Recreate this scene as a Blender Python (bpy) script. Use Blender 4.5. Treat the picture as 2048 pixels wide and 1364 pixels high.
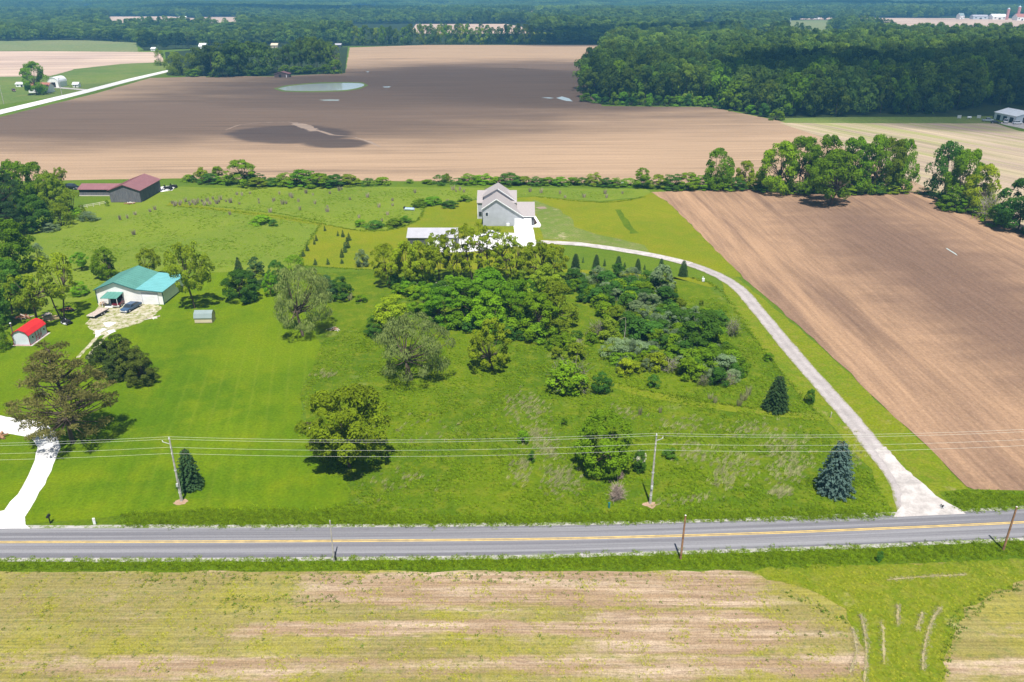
import bpy, bmesh, math, random
import numpy as np
from mathutils import Vector, Matrix
from mathutils.geometry import tessellate_polygon

R = math.radians
S = bpy.context.scene
C = S.collection
for o in list(bpy.data.objects):
    bpy.data.objects.remove(o)

# ------------------------------------------------------------------ camera
CAM_H, FPX, PITCH = 65.0, 1600.0, R(23.85)
cam_data = bpy.data.cameras.new('camera')
cam_data.sensor_width = 36.0
cam_data.lens = 36.0 * FPX / 2048.0
cam_data.clip_start = 1.0
cam_data.clip_end = 40000.0
cam = bpy.data.objects.new('camera', cam_data)
cam.location = (0, 0, CAM_H)
cam.rotation_euler = (R(90) - PITCH, 0, 0)
C.objects.link(cam)
S.camera = cam

# ------------------------------------------------------------------ sky and sun
SUN_EL, SUN_AZ = R(66), R(-4)        # shadows run away from the camera, a touch to the left
world = bpy.data.worlds.new('World')
S.world = world
world.use_nodes = True
wn = world.node_tree
wn.nodes.clear()
sky = wn.nodes.new('ShaderNodeTexSky')
sky.sky_type = 'NISHITA'
sky.sun_disc = False
sky.sun_elevation = SUN_EL
sky.sun_rotation = R(180) + SUN_AZ
sky.air_density = 1.0
sky.dust_density = 0.6
bg = wn.nodes.new('ShaderNodeBackground')
bg.inputs['Strength'].default_value = 0.068
wo = wn.nodes.new('ShaderNodeOutputWorld')
wn.links.new(sky.outputs[0], bg.inputs[0])
wn.links.new(bg.outputs[0], wo.inputs[0])
sun_data = bpy.data.lights.new('sun', 'SUN')
sun_data.energy = 5.0
sun_data.angle = R(0.53)
sun_data.color = (1.0, 0.955, 0.88)
sun = bpy.data.objects.new('sun', sun_data)
SD = Vector((math.sin(SUN_AZ) * math.cos(SUN_EL), math.cos(SUN_AZ) * math.cos(SUN_EL), -math.sin(SUN_EL)))
sun.rotation_euler = SD.to_track_quat('-Z', 'Y').to_euler()
sun.location = (0, -200, 400)
C.objects.link(sun)
S.view_settings.view_transform = 'Standard'
S.view_settings.look = 'None'
S.view_settings.exposure = 0.50
S.view_settings.gamma = 1.0
S.view_settings.use_curve_mapping = False
S.render.engine = 'CYCLES'
S.cycles.use_denoising = True
S.cycles.max_bounces = 5
S.cycles.diffuse_bounces = 3
S.cycles.glossy_bounces = 2
S.cycles.transmission_bounces = 3
S.cycles.volume_bounces = 0
S.cycles.transparent_max_bounces = 4
S.cycles.caustics_reflective = False
S.cycles.caustics_refractive = False
S.cycles.sample_clamp_indirect = 6

# ------------------------------------------------------------------ survey helpers
CP, SP = math.cos(PITCH), math.sin(PITCH)
def G(x, y, z=0.0):
    """survey: the spot on the level plane z seen at photo position x, y"""
    u, v = (x - 1024) / FPX, (682 - y) / FPX
    d = (u, CP + v * SP, -SP + v * CP)
    t = (z - CAM_H) / d[2]
    return Vector((d[0] * t, d[1] * t, z))
def PX(X, Y, Z=0.0):
    dz = Z - CAM_H
    f = Y * CP - dz * SP
    return 1024 + FPX * X / f, 682 - FPX * (Y * SP + dz * CP) / f
def HT(Y, py):
    """height of something standing at distance Y whose top is at photo row py"""
    v = (682 - py) / FPX
    return CAM_H + Y * (-SP + v * CP) / (CP + v * SP)
def MPP(Y, z=0):
    return (Y * CP + (CAM_H - z) * SP) / FPX

def inpoly(px, py, poly):
    x = np.asarray(px); y = np.asarray(py)
    r = np.zeros(x.shape, bool)
    n = len(poly)
    for i in range(n):
        x1, y1 = poly[i]; x2, y2 = poly[(i + 1) % n]
        c = ((y1 > y) != (y2 > y)) & (x < (x2 - x1) * (y - y1) / ((y2 - y1) if y2 != y1 else 1e-9) + x1)
        r ^= c
    return r

# ------------------------------------------------------------------ materials
MATS = {}
def new_mat(name):
    m = bpy.data.materials.new(name)
    m.use_nodes = True
    m.node_tree.nodes.clear()
    MATS[name] = m
    return m, m.node_tree
def setv(nt, inp, v):
    if isinstance(v, bpy.types.NodeSocket):
        nt.links.new(v, inp)
    elif v is not None:
        if isinstance(v, (tuple, list)) and len(v) == 3 and inp.type == 'RGBA':
            v = (*v, 1)
        inp.default_value = v
def nd(nt, t, ins=None, **props):
    n = nt.nodes.new(t)
    for k, v in props.items():
        setattr(n, k, v)
    for k, v in (ins or {}).items():
        setv(nt, n.inputs[k], v)
    return n
def pos(nt):
    return nd(nt, 'ShaderNodeNewGeometry').outputs['Position']
def mapv(nt, vec, scale=(1, 1, 1), rot=0.0, loc=(0, 0, 0)):
    a = nd(nt, 'ShaderNodeMapping', {'Vector': vec, 'Rotation': (0, 0, rot)})
    return nd(nt, 'ShaderNodeMapping', {'Vector': a.outputs[0], 'Scale': scale, 'Location': loc}).outputs[0]
def noise(nt, vec, scale, detail=4.0, rough=0.55, dist=0.0):
    return nd(nt, 'ShaderNodeTexNoise', {'Vector': vec, 'Scale': scale, 'Detail': detail, 'Roughness': rough, 'Distortion': dist}).outputs[0]
def ramp(nt, fac, lo, hi, a=0.0, b=1.0):
    return nd(nt, 'ShaderNodeMapRange', {'Value': fac, 'From Min': lo, 'From Max': hi, 'To Min': a, 'To Max': b}, interpolation_type='SMOOTHSTEP').outputs[0]
def mix(nt, fac, a, b):
    n = nd(nt, 'ShaderNodeMix', data_type='RGBA')
    setv(nt, n.inputs[0], fac); setv(nt, n.inputs[6], a); setv(nt, n.inputs[7], b)
    return n.outputs[2]
def mulc(nt, col, fac):
    """scale a colour by a value"""
    n = nd(nt, 'ShaderNodeVectorMath', operation='SCALE')
    setv(nt, n.inputs[0], col); setv(nt, n.inputs['Scale'], fac)
    return n.outputs[0]
def mth(nt, op, a, b=0.0, c=None):
    n = nd(nt, 'ShaderNodeMath', operation=op)
    setv(nt, n.inputs[0], a); setv(nt, n.inputs[1], b)
    if c is not None: setv(nt, n.inputs[2], c)
    return n.outputs[0]
def finish(nt, col, rough=0.9, bump=None, bstr=0.3, bdist=0.1, spec=0.15, metal=0.0):
    p = nd(nt, 'ShaderNodeBsdfPrincipled', {'Base Color': col, 'Roughness': rough, 'Specular IOR Level': spec, 'Metallic': metal})
    if bump is not None:
        b = nd(nt, 'ShaderNodeBump', {'Height': bump, 'Strength': bstr, 'Distance': bdist})
        nt.links.new(b.outputs[0], p.inputs['Normal'])
    o = nd(nt, 'ShaderNodeOutputMaterial')
    nt.links.new(p.outputs[0], o.inputs[0])
    return p
def paint(name, col, rough=0.6, spec=0.3, wear=0.12, scale=1.5, metal=0.0):
    m, nt = new_mat(name)
    v = nd(nt, 'ShaderNodeTexCoord').outputs['Object']
    n = noise(nt, v, scale, 5)
    f = ramp(nt, n, 0.25, 0.75, 1 - wear, 1 + wear)
    finish(nt, mulc(nt, col, f), rough, spec=spec, metal=metal)
    return m
def leafmat(name, col, var=0.35, yellow=(1.35, 1.12, 0.8), transl=0.36, ovar=0.25):
    """foliage: each leaf tinted by its own attribute, each plant by its own random value"""
    m, nt = new_mat(name)
    at = nd(nt, 'ShaderNodeAttribute', attribute_name='tint').outputs['Fac']
    oi = nd(nt, 'ShaderNodeObjectInfo').outputs['Random']
    f = mth(nt, 'MULTIPLY_ADD', at, 2 * var, 1 - var)
    f2 = mth(nt, 'MULTIPLY_ADD', oi, 2 * ovar, 1 - ovar)
    ycol = tuple(a * b for a, b in zip(col, yellow))
    c = mix(nt, mth(nt, 'FRACT', mth(nt, 'MULTIPLY', oi, 7.31)), col, ycol)
    c = mulc(nt, mulc(nt, c, f), f2)
    d = nd(nt, 'ShaderNodeBsdfDiffuse', {'Color': c, 'Roughness': 0.4})
    t = nd(nt, 'ShaderNodeBsdfTranslucent', {'Color': mulc(nt, c, 1.25)})
    g = nd(nt, 'ShaderNodeMixShader', {0: transl})
    nt.links.new(d.outputs[0], g.inputs[1]); nt.links.new(t.outputs[0], g.inputs[2])
    o = nd(nt, 'ShaderNodeOutputMaterial')
    nt.links.new(g.outputs[0], o.inputs[0])
    return m

leafmat('leaf_green', (0.138, 0.262, 0.012))
leafmat('leaf_bright', (0.135, 0.300, 0.014))
leafmat('leaf_yellow', (0.250, 0.340, 0.016), yellow=(1.15, 1.05, 0.9))
leafmat('leaf_olive', (0.195, 0.275, 0.018), yellow=(1.12, 1.04, 0.9))
leafmat('leaf_dark', (0.066, 0.168, 0.024))
leafmat('leaf_willow', (0.255, 0.330, 0.100), yellow=(1.05, 1.0, 0.9))
leafmat('leaf_pine', (0.165, 0.165, 0.055), var=0.5, yellow=(1.1, 1.0, 0.8))
leafmat('leaf_spruce', (0.068, 0.138, 0.052), yellow=(1.2, 1.1, 0.9))
leafmat('leaf_blue', (0.170, 0.275, 0.235), yellow=(1, 1, 1))
leafmat('leaf_yew', (0.085, 0.130, 0.028), var=0.5)
leafmat('leaf_silver', (0.185, 0.265, 0.135), yellow=(1.1, 1.03, 0.9))
leafmat('leaf_forest', (0.082, 0.150, 0.026), yellow=(2.0, 1.6, 0.9), ovar=0.42)
leafmat('leaf_conifer_far', (0.036, 0.075, 0.034))
leafmat('blossom', (0.62, 0.62, 0.50), yellow=(1, 1, 1))
leafmat('twig', (0.399, 0.315, 0.264), yellow=(1, 1, 1), transl=0.05)
leafmat('grey_twig', (0.320, 0.288, 0.240), yellow=(1, 1, 1), transl=0.05)
leafmat('straw', (0.340, 0.340, 0.165), yellow=(1, 1, 1), transl=0.3)
leafmat('dry_plume', (0.400, 0.355, 0.245), yellow=(1, 1, 1), transl=0.2)
leafmat('grass_blade', (0.200, 0.325, 0.010), yellow=(1.15, 1.03, 0.9))
leafmat('grass_deep', (0.150, 0.250, 0.008), yellow=(1.3, 1.1, 0.9))
leafmat('weed_yellow', (0.405, 0.435, 0.045), yellow=(1.1, 1.0, 0.9))
leafmat('weed_dark', (0.130, 0.230, 0.030))
for nm, col in (('bark', (0.11, 0.085, 0.062)), ('bark_pale', (0.38, 0.35, 0.28)), ('bark_dark', (0.05, 0.042, 0.034))):
    paint(nm, col, 0.95, 0.05, 0.35, 6)

# ------------------------------------------------------------------ mesh helpers
def mesh_np(name, v, f, mats=(), midx=None, tint=None, smooth=False):
    """v (n,3) array, f (m,k) array or list of index tuples"""
    me = bpy.data.meshes.new(name)
    if isinstance(f, np.ndarray):
        k = f.shape[1]
        me.vertices.add(len(v)); me.vertices.foreach_set('co', np.ascontiguousarray(v, np.float32).ravel())
        me.loops.add(f.size); me.loops.foreach_set('vertex_index', np.ascontiguousarray(f, np.int32).ravel())
        me.polygons.add(len(f)); me.polygons.foreach_set('loop_start', np.arange(0, f.size, k, dtype=np.int32))
        me.polygons.foreach_set('loop_total', np.full(len(f), k, np.int32))
        me.update(calc_edges=True)
    else:
        me.from_pydata([tuple(p) for p in v], [], f)
    for m in mats:
        me.materials.append(MATS[m] if isinstance(m, str) else m)
    if midx is not None:
        me.polygons.foreach_set('material_index', np.asarray(midx, np.int32))
    if tint is not None:
        a = me.attributes.new('tint', 'FLOAT', 'POINT')
        a.data.foreach_set('value', np.asarray(tint, np.float32))
    if smooth:
        me.polygons.foreach_set('use_smooth', np.ones(len(me.polygons), bool))
    me.update()
    return me

class MB:
    """collects boxes, prisms and tubes into one mesh"""
    def __init__(s): s.v = []; s.f = []
    def add(s, vs, fs):
        b = len(s.v); s.v += [tuple(v) for v in vs]; s.f += [tuple(i + b for i in f) for f in fs]; return s
    def box(s, x0, x1, y0, y1, z0, z1):
        vs = [(x, y, z) for z in (z0, z1) for y in (y0, y1) for x in (x0, x1)]
        return s.add(vs, [(0, 2, 3, 1), (4, 5, 7, 6), (0, 1, 5, 4), (2, 6, 7, 3), (0, 4, 6, 2), (1, 3, 7, 5)])
    def prism(s, prof, a0, a1, axis='y'):
        """profile of (u, z) points swept along an axis"""
        n = len(prof)
        mk = (lambda u, z, a: (u, a, z)) if axis == 'y' else (lambda u, z, a: (a, u, z))
        vs = [mk(u, z, a0) for u, z in prof] + [mk(u, z, a1) for u, z in prof]
        fs = [tuple(range(n)), tuple(range(2 * n - 1, n - 1, -1))]
        fs += [(i, i + n, (i + 1) % n + n, (i + 1) % n) for i in range(n)]
        return s.add(vs, fs)
    def slab(s, quad, t):
        """four corner points thickened straight up by t"""
        q = [Vector(p) for p in quad]
        vs = q + [p + Vector((0, 0, t)) for p in q]
        return s.add(vs, [(3, 2, 1, 0), (4, 5, 6, 7), (0, 1, 5, 4), (1, 2, 6, 5), (2, 3, 7, 6), (3, 0, 4, 7)])
    def tube(s, p0, p1, r0, r1=None, k=8, cap=True):
        r1 = r0 if r1 is None else r1
        p0, p1 = Vector(p0), Vector(p1)
        d = (p1 - p0).normalized()
        u = d.orthogonal().normalized(); w = d.cross(u)
        ring = [(math.cos(2 * math.pi * i / k), math.sin(2 * math.pi * i / k)) for i in range(k)]
        vs = [p0 + (u * c + w * q) * r0 for c, q in ring] + [p1 + (u * c + w * q) * r1 for c, q in ring]
        fs = [(i, (i + 1) % k, (i + 1) % k + k, i + k) for i in range(k)]
        if cap: fs += [tuple(range(k - 1, -1, -1)), tuple(range(k, 2 * k))]
        return s.add(vs, fs)
    def build(s, name, mat, parent=None, bevel=0):
        me = mesh_np(name, s.v, s.f, [mat])
        if bevel:
            bm = bmesh.new(); bm.from_mesh(me)
            bmesh.ops.bevel(bm, geom=bm.edges[:], offset=bevel, segments=1, affect='EDGES')
            bm.to_mesh(me); bm.free()
        o = bpy.data.objects.new(name, me); C.objects.link(o)
        o.parent = parent
        return o
def tag(o, label=None, cat=None, group=None, kind=None):
    if label: o['label'] = label
    if cat: o['category'] = cat
    if group: o['group'] = group
    if kind: o['kind'] = kind
    return o
def thing(name, label, cat, loc=(0, 0, 0), rz=0.0, group=None):
    o = bpy.data.objects.new(name, None); C.objects.link(o)
    o.empty_display_size = 0.5
    o.location = loc; o.rotation_euler = (0, 0, rz)
    return tag(o, label, cat, group)

def resample(pts, step, closed=True):
    out = []
    n = len(pts)
    for i in range(n if closed else n - 1):
        a, b = Vector(pts[i]), Vector(pts[(i + 1) % n])
        k = max(1, int((b - a).length / step))
        for j in range(k): out.append(a.lerp(b, j / k))
    if not closed: out.append(Vector(pts[-1]))
    return out
def sheet(name, pix, z, mat, jit=0.0, step=6.0, seed=1, kind='structure', curved=False):
    """a level piece of ground, outline surveyed from the photograph, edges slightly ragged"""
    rg = random.Random(seed)
    pts = [G(x, y) for x, y in pix]
    if jit:
        pts = resample(pts, step)
        pts = [p + Vector((rg.uniform(-jit, jit), rg.uniform(-jit, jit), 0)) for p in pts]
    vs = [(p.x, p.y, z) for p in pts]
    tris = tessellate_polygon([[Vector(v) for v in vs]])
    fs = []
    for t in tris:
        a, b, c = (Vector(vs[i]) for i in t)
        fs.append(tuple(t) if (b - a).cross(c - a).z > 0 else tuple(reversed(t)))
    o = bpy.data.objects.new(name, mesh_np(name, vs, fs, [mat])); C.objects.link(o)
    return tag(o, kind=kind)
def catmull(p, n=8):
    out = []
    P = [2 * Vector(p[0]) - Vector(p[1])] + [Vector(q) for q in p] + [2 * Vector(p[-1]) - Vector(p[-2])]
    for i in range(1, len(P) - 2):
        for j in range(n):
            t = j / n
            a, b, c, d = P[i - 1:i + 3]
            out.append(0.5 * (2 * b + (c - a) * t + (2 * a - 5 * b + 4 * c - d) * t * t + (3 * b - a - 3 * c + d) * t ** 3))
    out.append(Vector(p[-1]))
    return out
def strip(name, left, right, z, mat, jit=0.0, seed=3, kind='structure'):
    rg = random.Random(seed)
    n = min(len(left), len(right))
    vs = []; fs = []
    for i in range(n):
        for p in (left[i], right[i]):
            vs.append((p[0] + rg.uniform(-jit, jit), p[1] + rg.uniform(-jit, jit), z))
    for i in range(n - 1):
        fs.append((2 * i, 2 * i + 1, 2 * i + 3, 2 * i + 2))
    a, b, c = (Vector(vs[k]) for k in fs[0][:3])
    if (b - a).cross(c - a).z < 0: fs = [tuple(reversed(f)) for f in fs]
    o = bpy.data.objects.new(name, mesh_np(name, vs, fs, [mat])); C.objects.link(o)
    a_ = o.data.attributes.new('across', 'FLOAT', 'POINT'); a_.data.foreach_set('value', np.array([0.0, 1.0] * n, np.float32))
    return tag(o, kind=kind)
def ribbon(name, line, w, z, mat, jit=0.0, seed=3, kind='structure'):
    """strip of width w (number or list) along a world polyline"""
    L, Rr = [], []
    for i, p in enumerate(line):
        a, b = line[max(0, i - 1)], line[min(len(line) - 1, i + 1)]
        d = (Vector(b) - Vector(a)); d.z = 0; d.normalize()
        q = Vector((-d.y, d.x, 0)) * ((w[i] if isinstance(w, list) else w) / 2)
        L.append(p + q); Rr.append(p - q)
    return strip(name, L, Rr, z, mat, jit, seed, kind)
# ------------------------------------------------------------------ ground materials
def ell(nt, p, cx, cy, rx, ry, soft=0.5, warp=0.8, ws=0.012, rot=0.0):
    """ragged elliptical patch in ground metres, 1 inside"""
    a = nd(nt, 'ShaderNodeVectorMath', {0: p, 1: (cx, cy, 0)}, operation='SUBTRACT').outputs[0]
    a = mapv(nt, a, (1 / rx, 1 / ry, 0), rot)
    d = nd(nt, 'ShaderNodeVectorMath', {0: a}, operation='LENGTH').outputs['Value']
    n = noise(nt, mapv(nt, p, (1, 3.0, 1)), ws, 5, 0.6)
    d = mth(nt, 'ADD', d, mth(nt, 'MULTIPLY_ADD', n, warp, -warp * 0.5))
    return ramp(nt, d, 1.0 - soft, 1.0 + soft, 1.0, 0.0)
GK = 0.78     # albedo level of the ground covers
def grassmat(name, c1, c2, c3, s1=0.05, s2=0.6, stripe=None, fine=2.5, patch=0.6, dry=None, lines=False):
    m, nt = new_mat(name)
    p = pos(nt)
    n1 = noise(nt, p, s1, 4, 0.6, 0.6)
    n2 = noise(nt, p, s2, 6, 0.65)
    n3 = noise(nt, p, fine, 3, 0.7)
    col = mix(nt, ramp(nt, n1, 0.35, 0.65), c1, c2)
    col = mix(nt, mth(nt, 'MULTIPLY', ramp(nt, n2, 0.42, 0.72), patch), col, c3)
    if stripe:
        ang, width, amt = stripe
        w = nd(nt, 'ShaderNodeTexWave', {'Vector': mapv(nt, p, (1, 1, 1), ang), 'Scale': 0.31 / width, 'Distortion': 2.2, 'Detail': 2.0, 'Detail Scale': 0.35}, bands_direction='X').outputs[1]
        gate = ramp(nt, noise(nt, p, 0.035, 2), 0.4, 0.62)
        col = mulc(nt, col, mth(nt, 'MULTIPLY_ADD', mth(nt, 'MULTIPLY', w, gate), amt, 1 - amt * 0.3))
    if lines:   # single pale mower passes running up the middle of the lawn
        c_ = G(490, 800)
        w2 = nd(nt, 'ShaderNodeTexWave', {'Vector': mapv(nt, p, (1, 1, 1), -0.2), 'Scale': 0.105, 'Distortion': 2.6, 'Detail': 2.0, 'Detail Scale': 0.12, 'Phase Offset': 0.8}, bands_direction='X').outputs[1]
        w2 = mth(nt, 'MULTIPLY', mth(nt, 'POWER', w2, 14.0), ell(nt, p, c_.x, c_.y, 15, 46, 0.6, 0.8, 0.06))
        col = mix(nt, mth(nt, 'MULTIPLY', mth(nt, 'MULTIPLY', w2, ramp(nt, noise(nt, p, 0.05, 3), 0.38, 0.6)), 0.16), col, (0.270, 0.320, 0.040))
    if dry:
        n4 = noise(nt, mapv(nt, p, (1, 1, 1), 0.3, (31, 7, 0)), 0.11, 6, 0.7)
        col = mix(nt, ramp(nt, n4, 0.60, 0.72), col, dry)
    col = mulc(nt, col, ramp(nt, n3, 0.2, 0.8, 0.72, 1.25))
    finish(nt, mulc(nt, col, GK), 0.95, n2, 0.5, 0.25, 0.08)
    return m
grassmat('ground_grass', (0.125, 0.200, 0.012), (0.100, 0.175, 0.014), (0.160, 0.215, 0.018))
grassmat('lawn_grass', (0.150, 0.230, 0.003), (0.088, 0.172, 0.002), (0.195, 0.248, 0.004), 0.028, 0.16, (-0.2, 2.3, 0.09), patch=0.6, lines=True)
grassmat('meadow_grass', (0.124, 0.192, 0.004), (0.080, 0.150, 0.004), (0.195, 0.228, 0.014), 0.06, 0.45, patch=0.8, dry=(0.190, 0.235, 0.055))
grassmat('upper_meadow_grass', (0.195, 0.265, 0.020), (0.155, 0.230, 0.020), (0.230, 0.270, 0.045), 0.03, 0.35, patch=0.6)
grassmat('mown_grass', (0.220, 0.248, 0.008), (0.180, 0.235, 0.008), (0.270, 0.252, 0.020), 0.04, 0.22, (0.9, 1.4, 0.10), patch=0.55)
grassmat('thin_grass', (0.185, 0.240, 0.042), (0.155, 0.225, 0.035), (0.290, 0.270, 0.130), 0.06, 0.35, (0.5, 0.9, 0.12), dry=(0.50, 0.43, 0.26))
grassmat('verge_grass', (0.112, 0.182, 0.005), (0.085, 0.152, 0.006), (0.155, 0.205, 0.010), 0.12, 0.8, patch=0.7)
grassmat('drive_verge', (0.190, 0.235, 0.008), (0.140, 0.215, 0.008), (0.280, 0.255, 0.040), 0.08, 0.6, patch=0.6, dry=(0.36, 0.30, 0.13))
grassmat('farm_grass', (0.165, 0.225, 0.045), (0.125, 0.195, 0.040), (0.230, 0.245, 0.080), 0.012, 0.05, fine=0.6)
grassmat('pale_crop', (0.235, 0.265, 0.110), (0.200, 0.250, 0.095), (0.280, 0.270, 0.120), 0.006, 0.03, fine=0.3)
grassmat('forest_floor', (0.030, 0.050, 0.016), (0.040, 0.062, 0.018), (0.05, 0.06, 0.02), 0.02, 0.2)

def soilmat(name, dry, damp, row_dir, wet_fn=None, row_w=(0.006, 0.09), green=None, straw=0.25, fine=(0.05, 1.1), amp=(0.40, 0.62), famp=(0.80, 1.22), extra=None):
    """tilled soil: long streaks along the direction of work, damp patches, specks of residue"""
    m, nt = new_mat(name)
    p = pos(nt)
    v = mapv(nt, p, (1, 1, 1), -row_dir)
    s1 = noise(nt, mapv(nt, v, (row_w[0], row_w[1], 1)), 1.0, 6, 0.62, 0.3)
    s2 = noise(nt, mapv(nt, v, (fine[0], fine[1], 1)), 1.0, 4, 0.6)
    blot = noise(nt, p, 0.012, 5, 0.6)
    f = ramp(nt, mth(nt, 'ADD', mth(nt, 'MULTIPLY', s1, 0.7), mth(nt, 'MULTIPLY', blot, 0.3)), *amp)
    if wet_fn: f = mth(nt, 'MAXIMUM', f, wet_fn(nt, p)) if wet_fn else f
    col = mix(nt, f, dry, damp)
    if extra: col = mix(nt, extra[0](nt, p), col, extra[1])
    if green:
        gcol, lo, hi = green
        g = noise(nt, mapv(nt, v, (row_w[0] * 2, row_w[1] * 1.3, 1), 0, (9, 4, 0)), 1.0, 6, 0.65)
        col = mix(nt, ramp(nt, g, lo, hi), col, gcol)
    col = mulc(nt, col, ramp(nt, s2, 0.25, 0.75, *famp))
    sp = noise(nt, mapv(nt, v, (0.8, 2.4, 1)), 1.0, 3, 0.8)
    col = mix(nt, mth(nt, 'MULTIPLY', ramp(nt, sp, 0.58, 0.74), straw), col, (0.62, 0.50, 0.33))
    col = mulc(nt, col, ramp(nt, noise(nt, p, 1.6, 4, 0.8), 0.25, 0.75, 0.82, 1.18))
    finish(nt, mulc(nt, col, GK), 0.95, s2, 0.35, 0.2, 0.05)
    return m
def far_wet_shade(nt, p):  # damp soil, with part of the cloud shade put into the colour
    a = ell(nt, p, -190, 452, 270, 88, 0.45, 0.9)
    b = ell(nt, p, -40, 580, 210, 170, 0.40, 1.0)
    c = ell(nt, p, 30, 690, 200, 130, 0.35, 0.9)
    e = ell(nt, p, -290, 440, 90, 30, 0.4, 0.9)
    return mth(nt, 'MULTIPLY', mth(nt, 'MAXIMUM', mth(nt, 'MAXIMUM', a, e), mth(nt, 'MAXIMUM', b, c)), 0.92)
def wet_spot(nt, p):
    c = G(580, 268); e = G(668, 286)
    return mth(nt, 'MULTIPLY', mth(nt, 'MAXIMUM', ell(nt, p, c.x, c.y, 31, 25, 0.13, 0.45, 0.04, 0.35), ell(nt, p, e.x, e.y, 17, 12, 0.2, 0.5, 0.05, 0.4)), 0.9)
soilmat('far_soil', (0.445, 0.308, 0.200), (0.140, 0.098, 0.075), 0.03, far_wet_shade, (0.004, 0.05), amp=(0.52, 0.80), straw=0.15, fine=(0.012, 0.55), extra=(wet_spot, (0.082, 0.062, 0.056)))
_d = G(1790, 790) - G(1480, 470)
ROWDIR = math.atan2(_d.y, _d.x)
def near_wet(nt, p):
    c = G(1830, 520); e = G(1960, 620)
    a = ell(nt, p, c.x, c.y, 85, 24, 0.8, 1.3, 0.05, -ROWDIR)
    b = ell(nt, p, e.x, e.y, 60, 18, 0.8, 1.3, 0.05, -ROWDIR)
    return mth(nt, 'MULTIPLY', mth(nt, 'MAXIMUM', a, b), 0.95)
soilmat('near_soil', (0.445, 0.282, 0.172), (0.195, 0.124, 0.090), ROWDIR, near_wet, (0.010, 0.13), straw=0.34, fine=(0.05, 1.0), amp=(0.38, 0.70), famp=(0.86, 1.16))
_d = G(2048, 330) - G(1700, 262)
CROPDIR = math.atan2(_d.y, _d.x)
soilmat('strip_crop', (0.500, 0.400, 0.270), (0.390, 0.300, 0.235), CROPDIR, None, (0.004, 0.10), green=((0.360, 0.350, 0.150), 0.47, 0.62), fine=(0.01, 0.30))
soilmat('pale_field', (0.66, 0.50, 0.385), (0.50, 0.37, 0.30), 0.1, None, (0.003, 0.03), fine=(0.004, 0.05), straw=0.0)
soilmat('wet_soil', (0.130, 0.098, 0.088), (0.098, 0.075, 0.070), 0.03, None, (0.006, 0.10), straw=0.05)
soilmat('silt', (0.34, 0.26, 0.205), (0.27, 0.205, 0.165), 0.03, None, (0.01, 0.10), straw=0.05)

# stubble field in the foreground: bare bands, weeds, drilled rows
m, nt = new_mat('stubble')
p = pos(nt)
sx = nd(nt, 'ShaderNodeSeparateXYZ', {0: p})
X_, Y_ = sx.outputs[0], sx.outputs[1]
edge = mth(nt, 'ADD', Y_, mth(nt, 'MULTIPLY_ADD', noise(nt, mapv(nt, p, (0.07, 0.35, 1)), 1.0, 5, 0.65), 5.0, -2.5))
def band(lo, hi, s): return mth(nt, 'MULTIPLY', ramp(nt, edge, lo - s, lo + s), ramp(nt, edge, hi - s, hi + s, 1, 0))
def xwin(lo, hi, s): return mth(nt, 'MULTIPLY', ramp(nt, X_, lo - s, lo + s), ramp(nt, X_, hi - s, hi + s, 1, 0))
bare = mth(nt, 'MULTIPLY', band(71.6, 77.8, 0.8), xwin(-24, 29, 5))
bare = mth(nt, 'MAXIMUM', bare, mth(nt, 'MULTIPLY', band(64.5, 70.6, 0.8), xwin(9, 29, 5)))
bare = mth(nt, 'MAXIMUM', bare, mth(nt, 'MULTIPLY', band(66.8, 69.4, 0.6), xwin(-30, 33, 6)))
bare = mth(nt, 'MAXIMUM', bare, mth(nt, 'MULTIPLY', band(61.5, 64.2, 1.0), 0.65))
bare = mth(nt, 'MAXIMUM', bare, mth(nt, 'MULTIPLY', band(52.0, 59.0, 1.0), 0.55))
blot = mth(nt, 'MULTIPLY_ADD', noise(nt, mapv(nt, p, (0.10, 0.28, 1), 0, (3, 2, 0)), 1.0, 7, 0.68), 0.6, mth(nt, 'MULTIPLY', noise(nt, mapv(nt, p, (0.8, 1.6, 1)), 1.0, 5, 0.75), 0.4))
cover = ramp(nt, mth(nt, 'SUBTRACT', mth(nt, 'ADD', blot, 0.10), mth(nt, 'MULTIPLY', bare, 0.27)), 0.37, 0.60, 0.0, 0.85)
soil = mix(nt, ramp(nt, noise(nt, mapv(nt, p, (0.05, 0.7, 1)), 1.0, 5, 0.6), 0.4, 0.66), (0.375, 0.260, 0.160), (0.560, 0.430, 0.305))
soil = mix(nt, ramp(nt, noise(nt, mapv(nt, p, (0.3, 3.0, 1)), 1.0, 3, 0.7), 0.52, 0.7, 0.0, 0.7), soil, (0.270, 0.180, 0.125))
weed = mix(nt, ramp(nt, noise(nt, p, 0.10, 4), 0.42, 0.62), (0.285, 0.250, 0.075), (0.310, 0.292, 0.040))
weed = mix(nt, ramp(nt, noise(nt, p, 1.1, 4, 0.7), 0.5, 0.68), weed, (0.170, 0.200, 0.035))
col = mix(nt, cover, soil, weed)
rows = noise(nt, mapv(nt, p, (0.05, 3.2, 1)), 1.0, 4, 0.7)
col = mulc(nt, col, ramp(nt, rows, 0.3, 0.7, 0.80, 1.16))
col = mulc(nt, col, ramp(nt, noise(nt, p, 5.0, 4, 0.8), 0.25, 0.75, 0.72, 1.28))
finish(nt, mulc(nt, col, GK), 0.95, noise(nt, p, 3.0, 5, 0.7), 0.5, 0.12, 0.05)

grassmat('track_grass', (0.185, 0.225, 0.010), (0.140, 0.200, 0.008), (0.270, 0.265, 0.040), 0.12, 0.7, patch=0.7, dry=(0.40, 0.36, 0.15))

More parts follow.
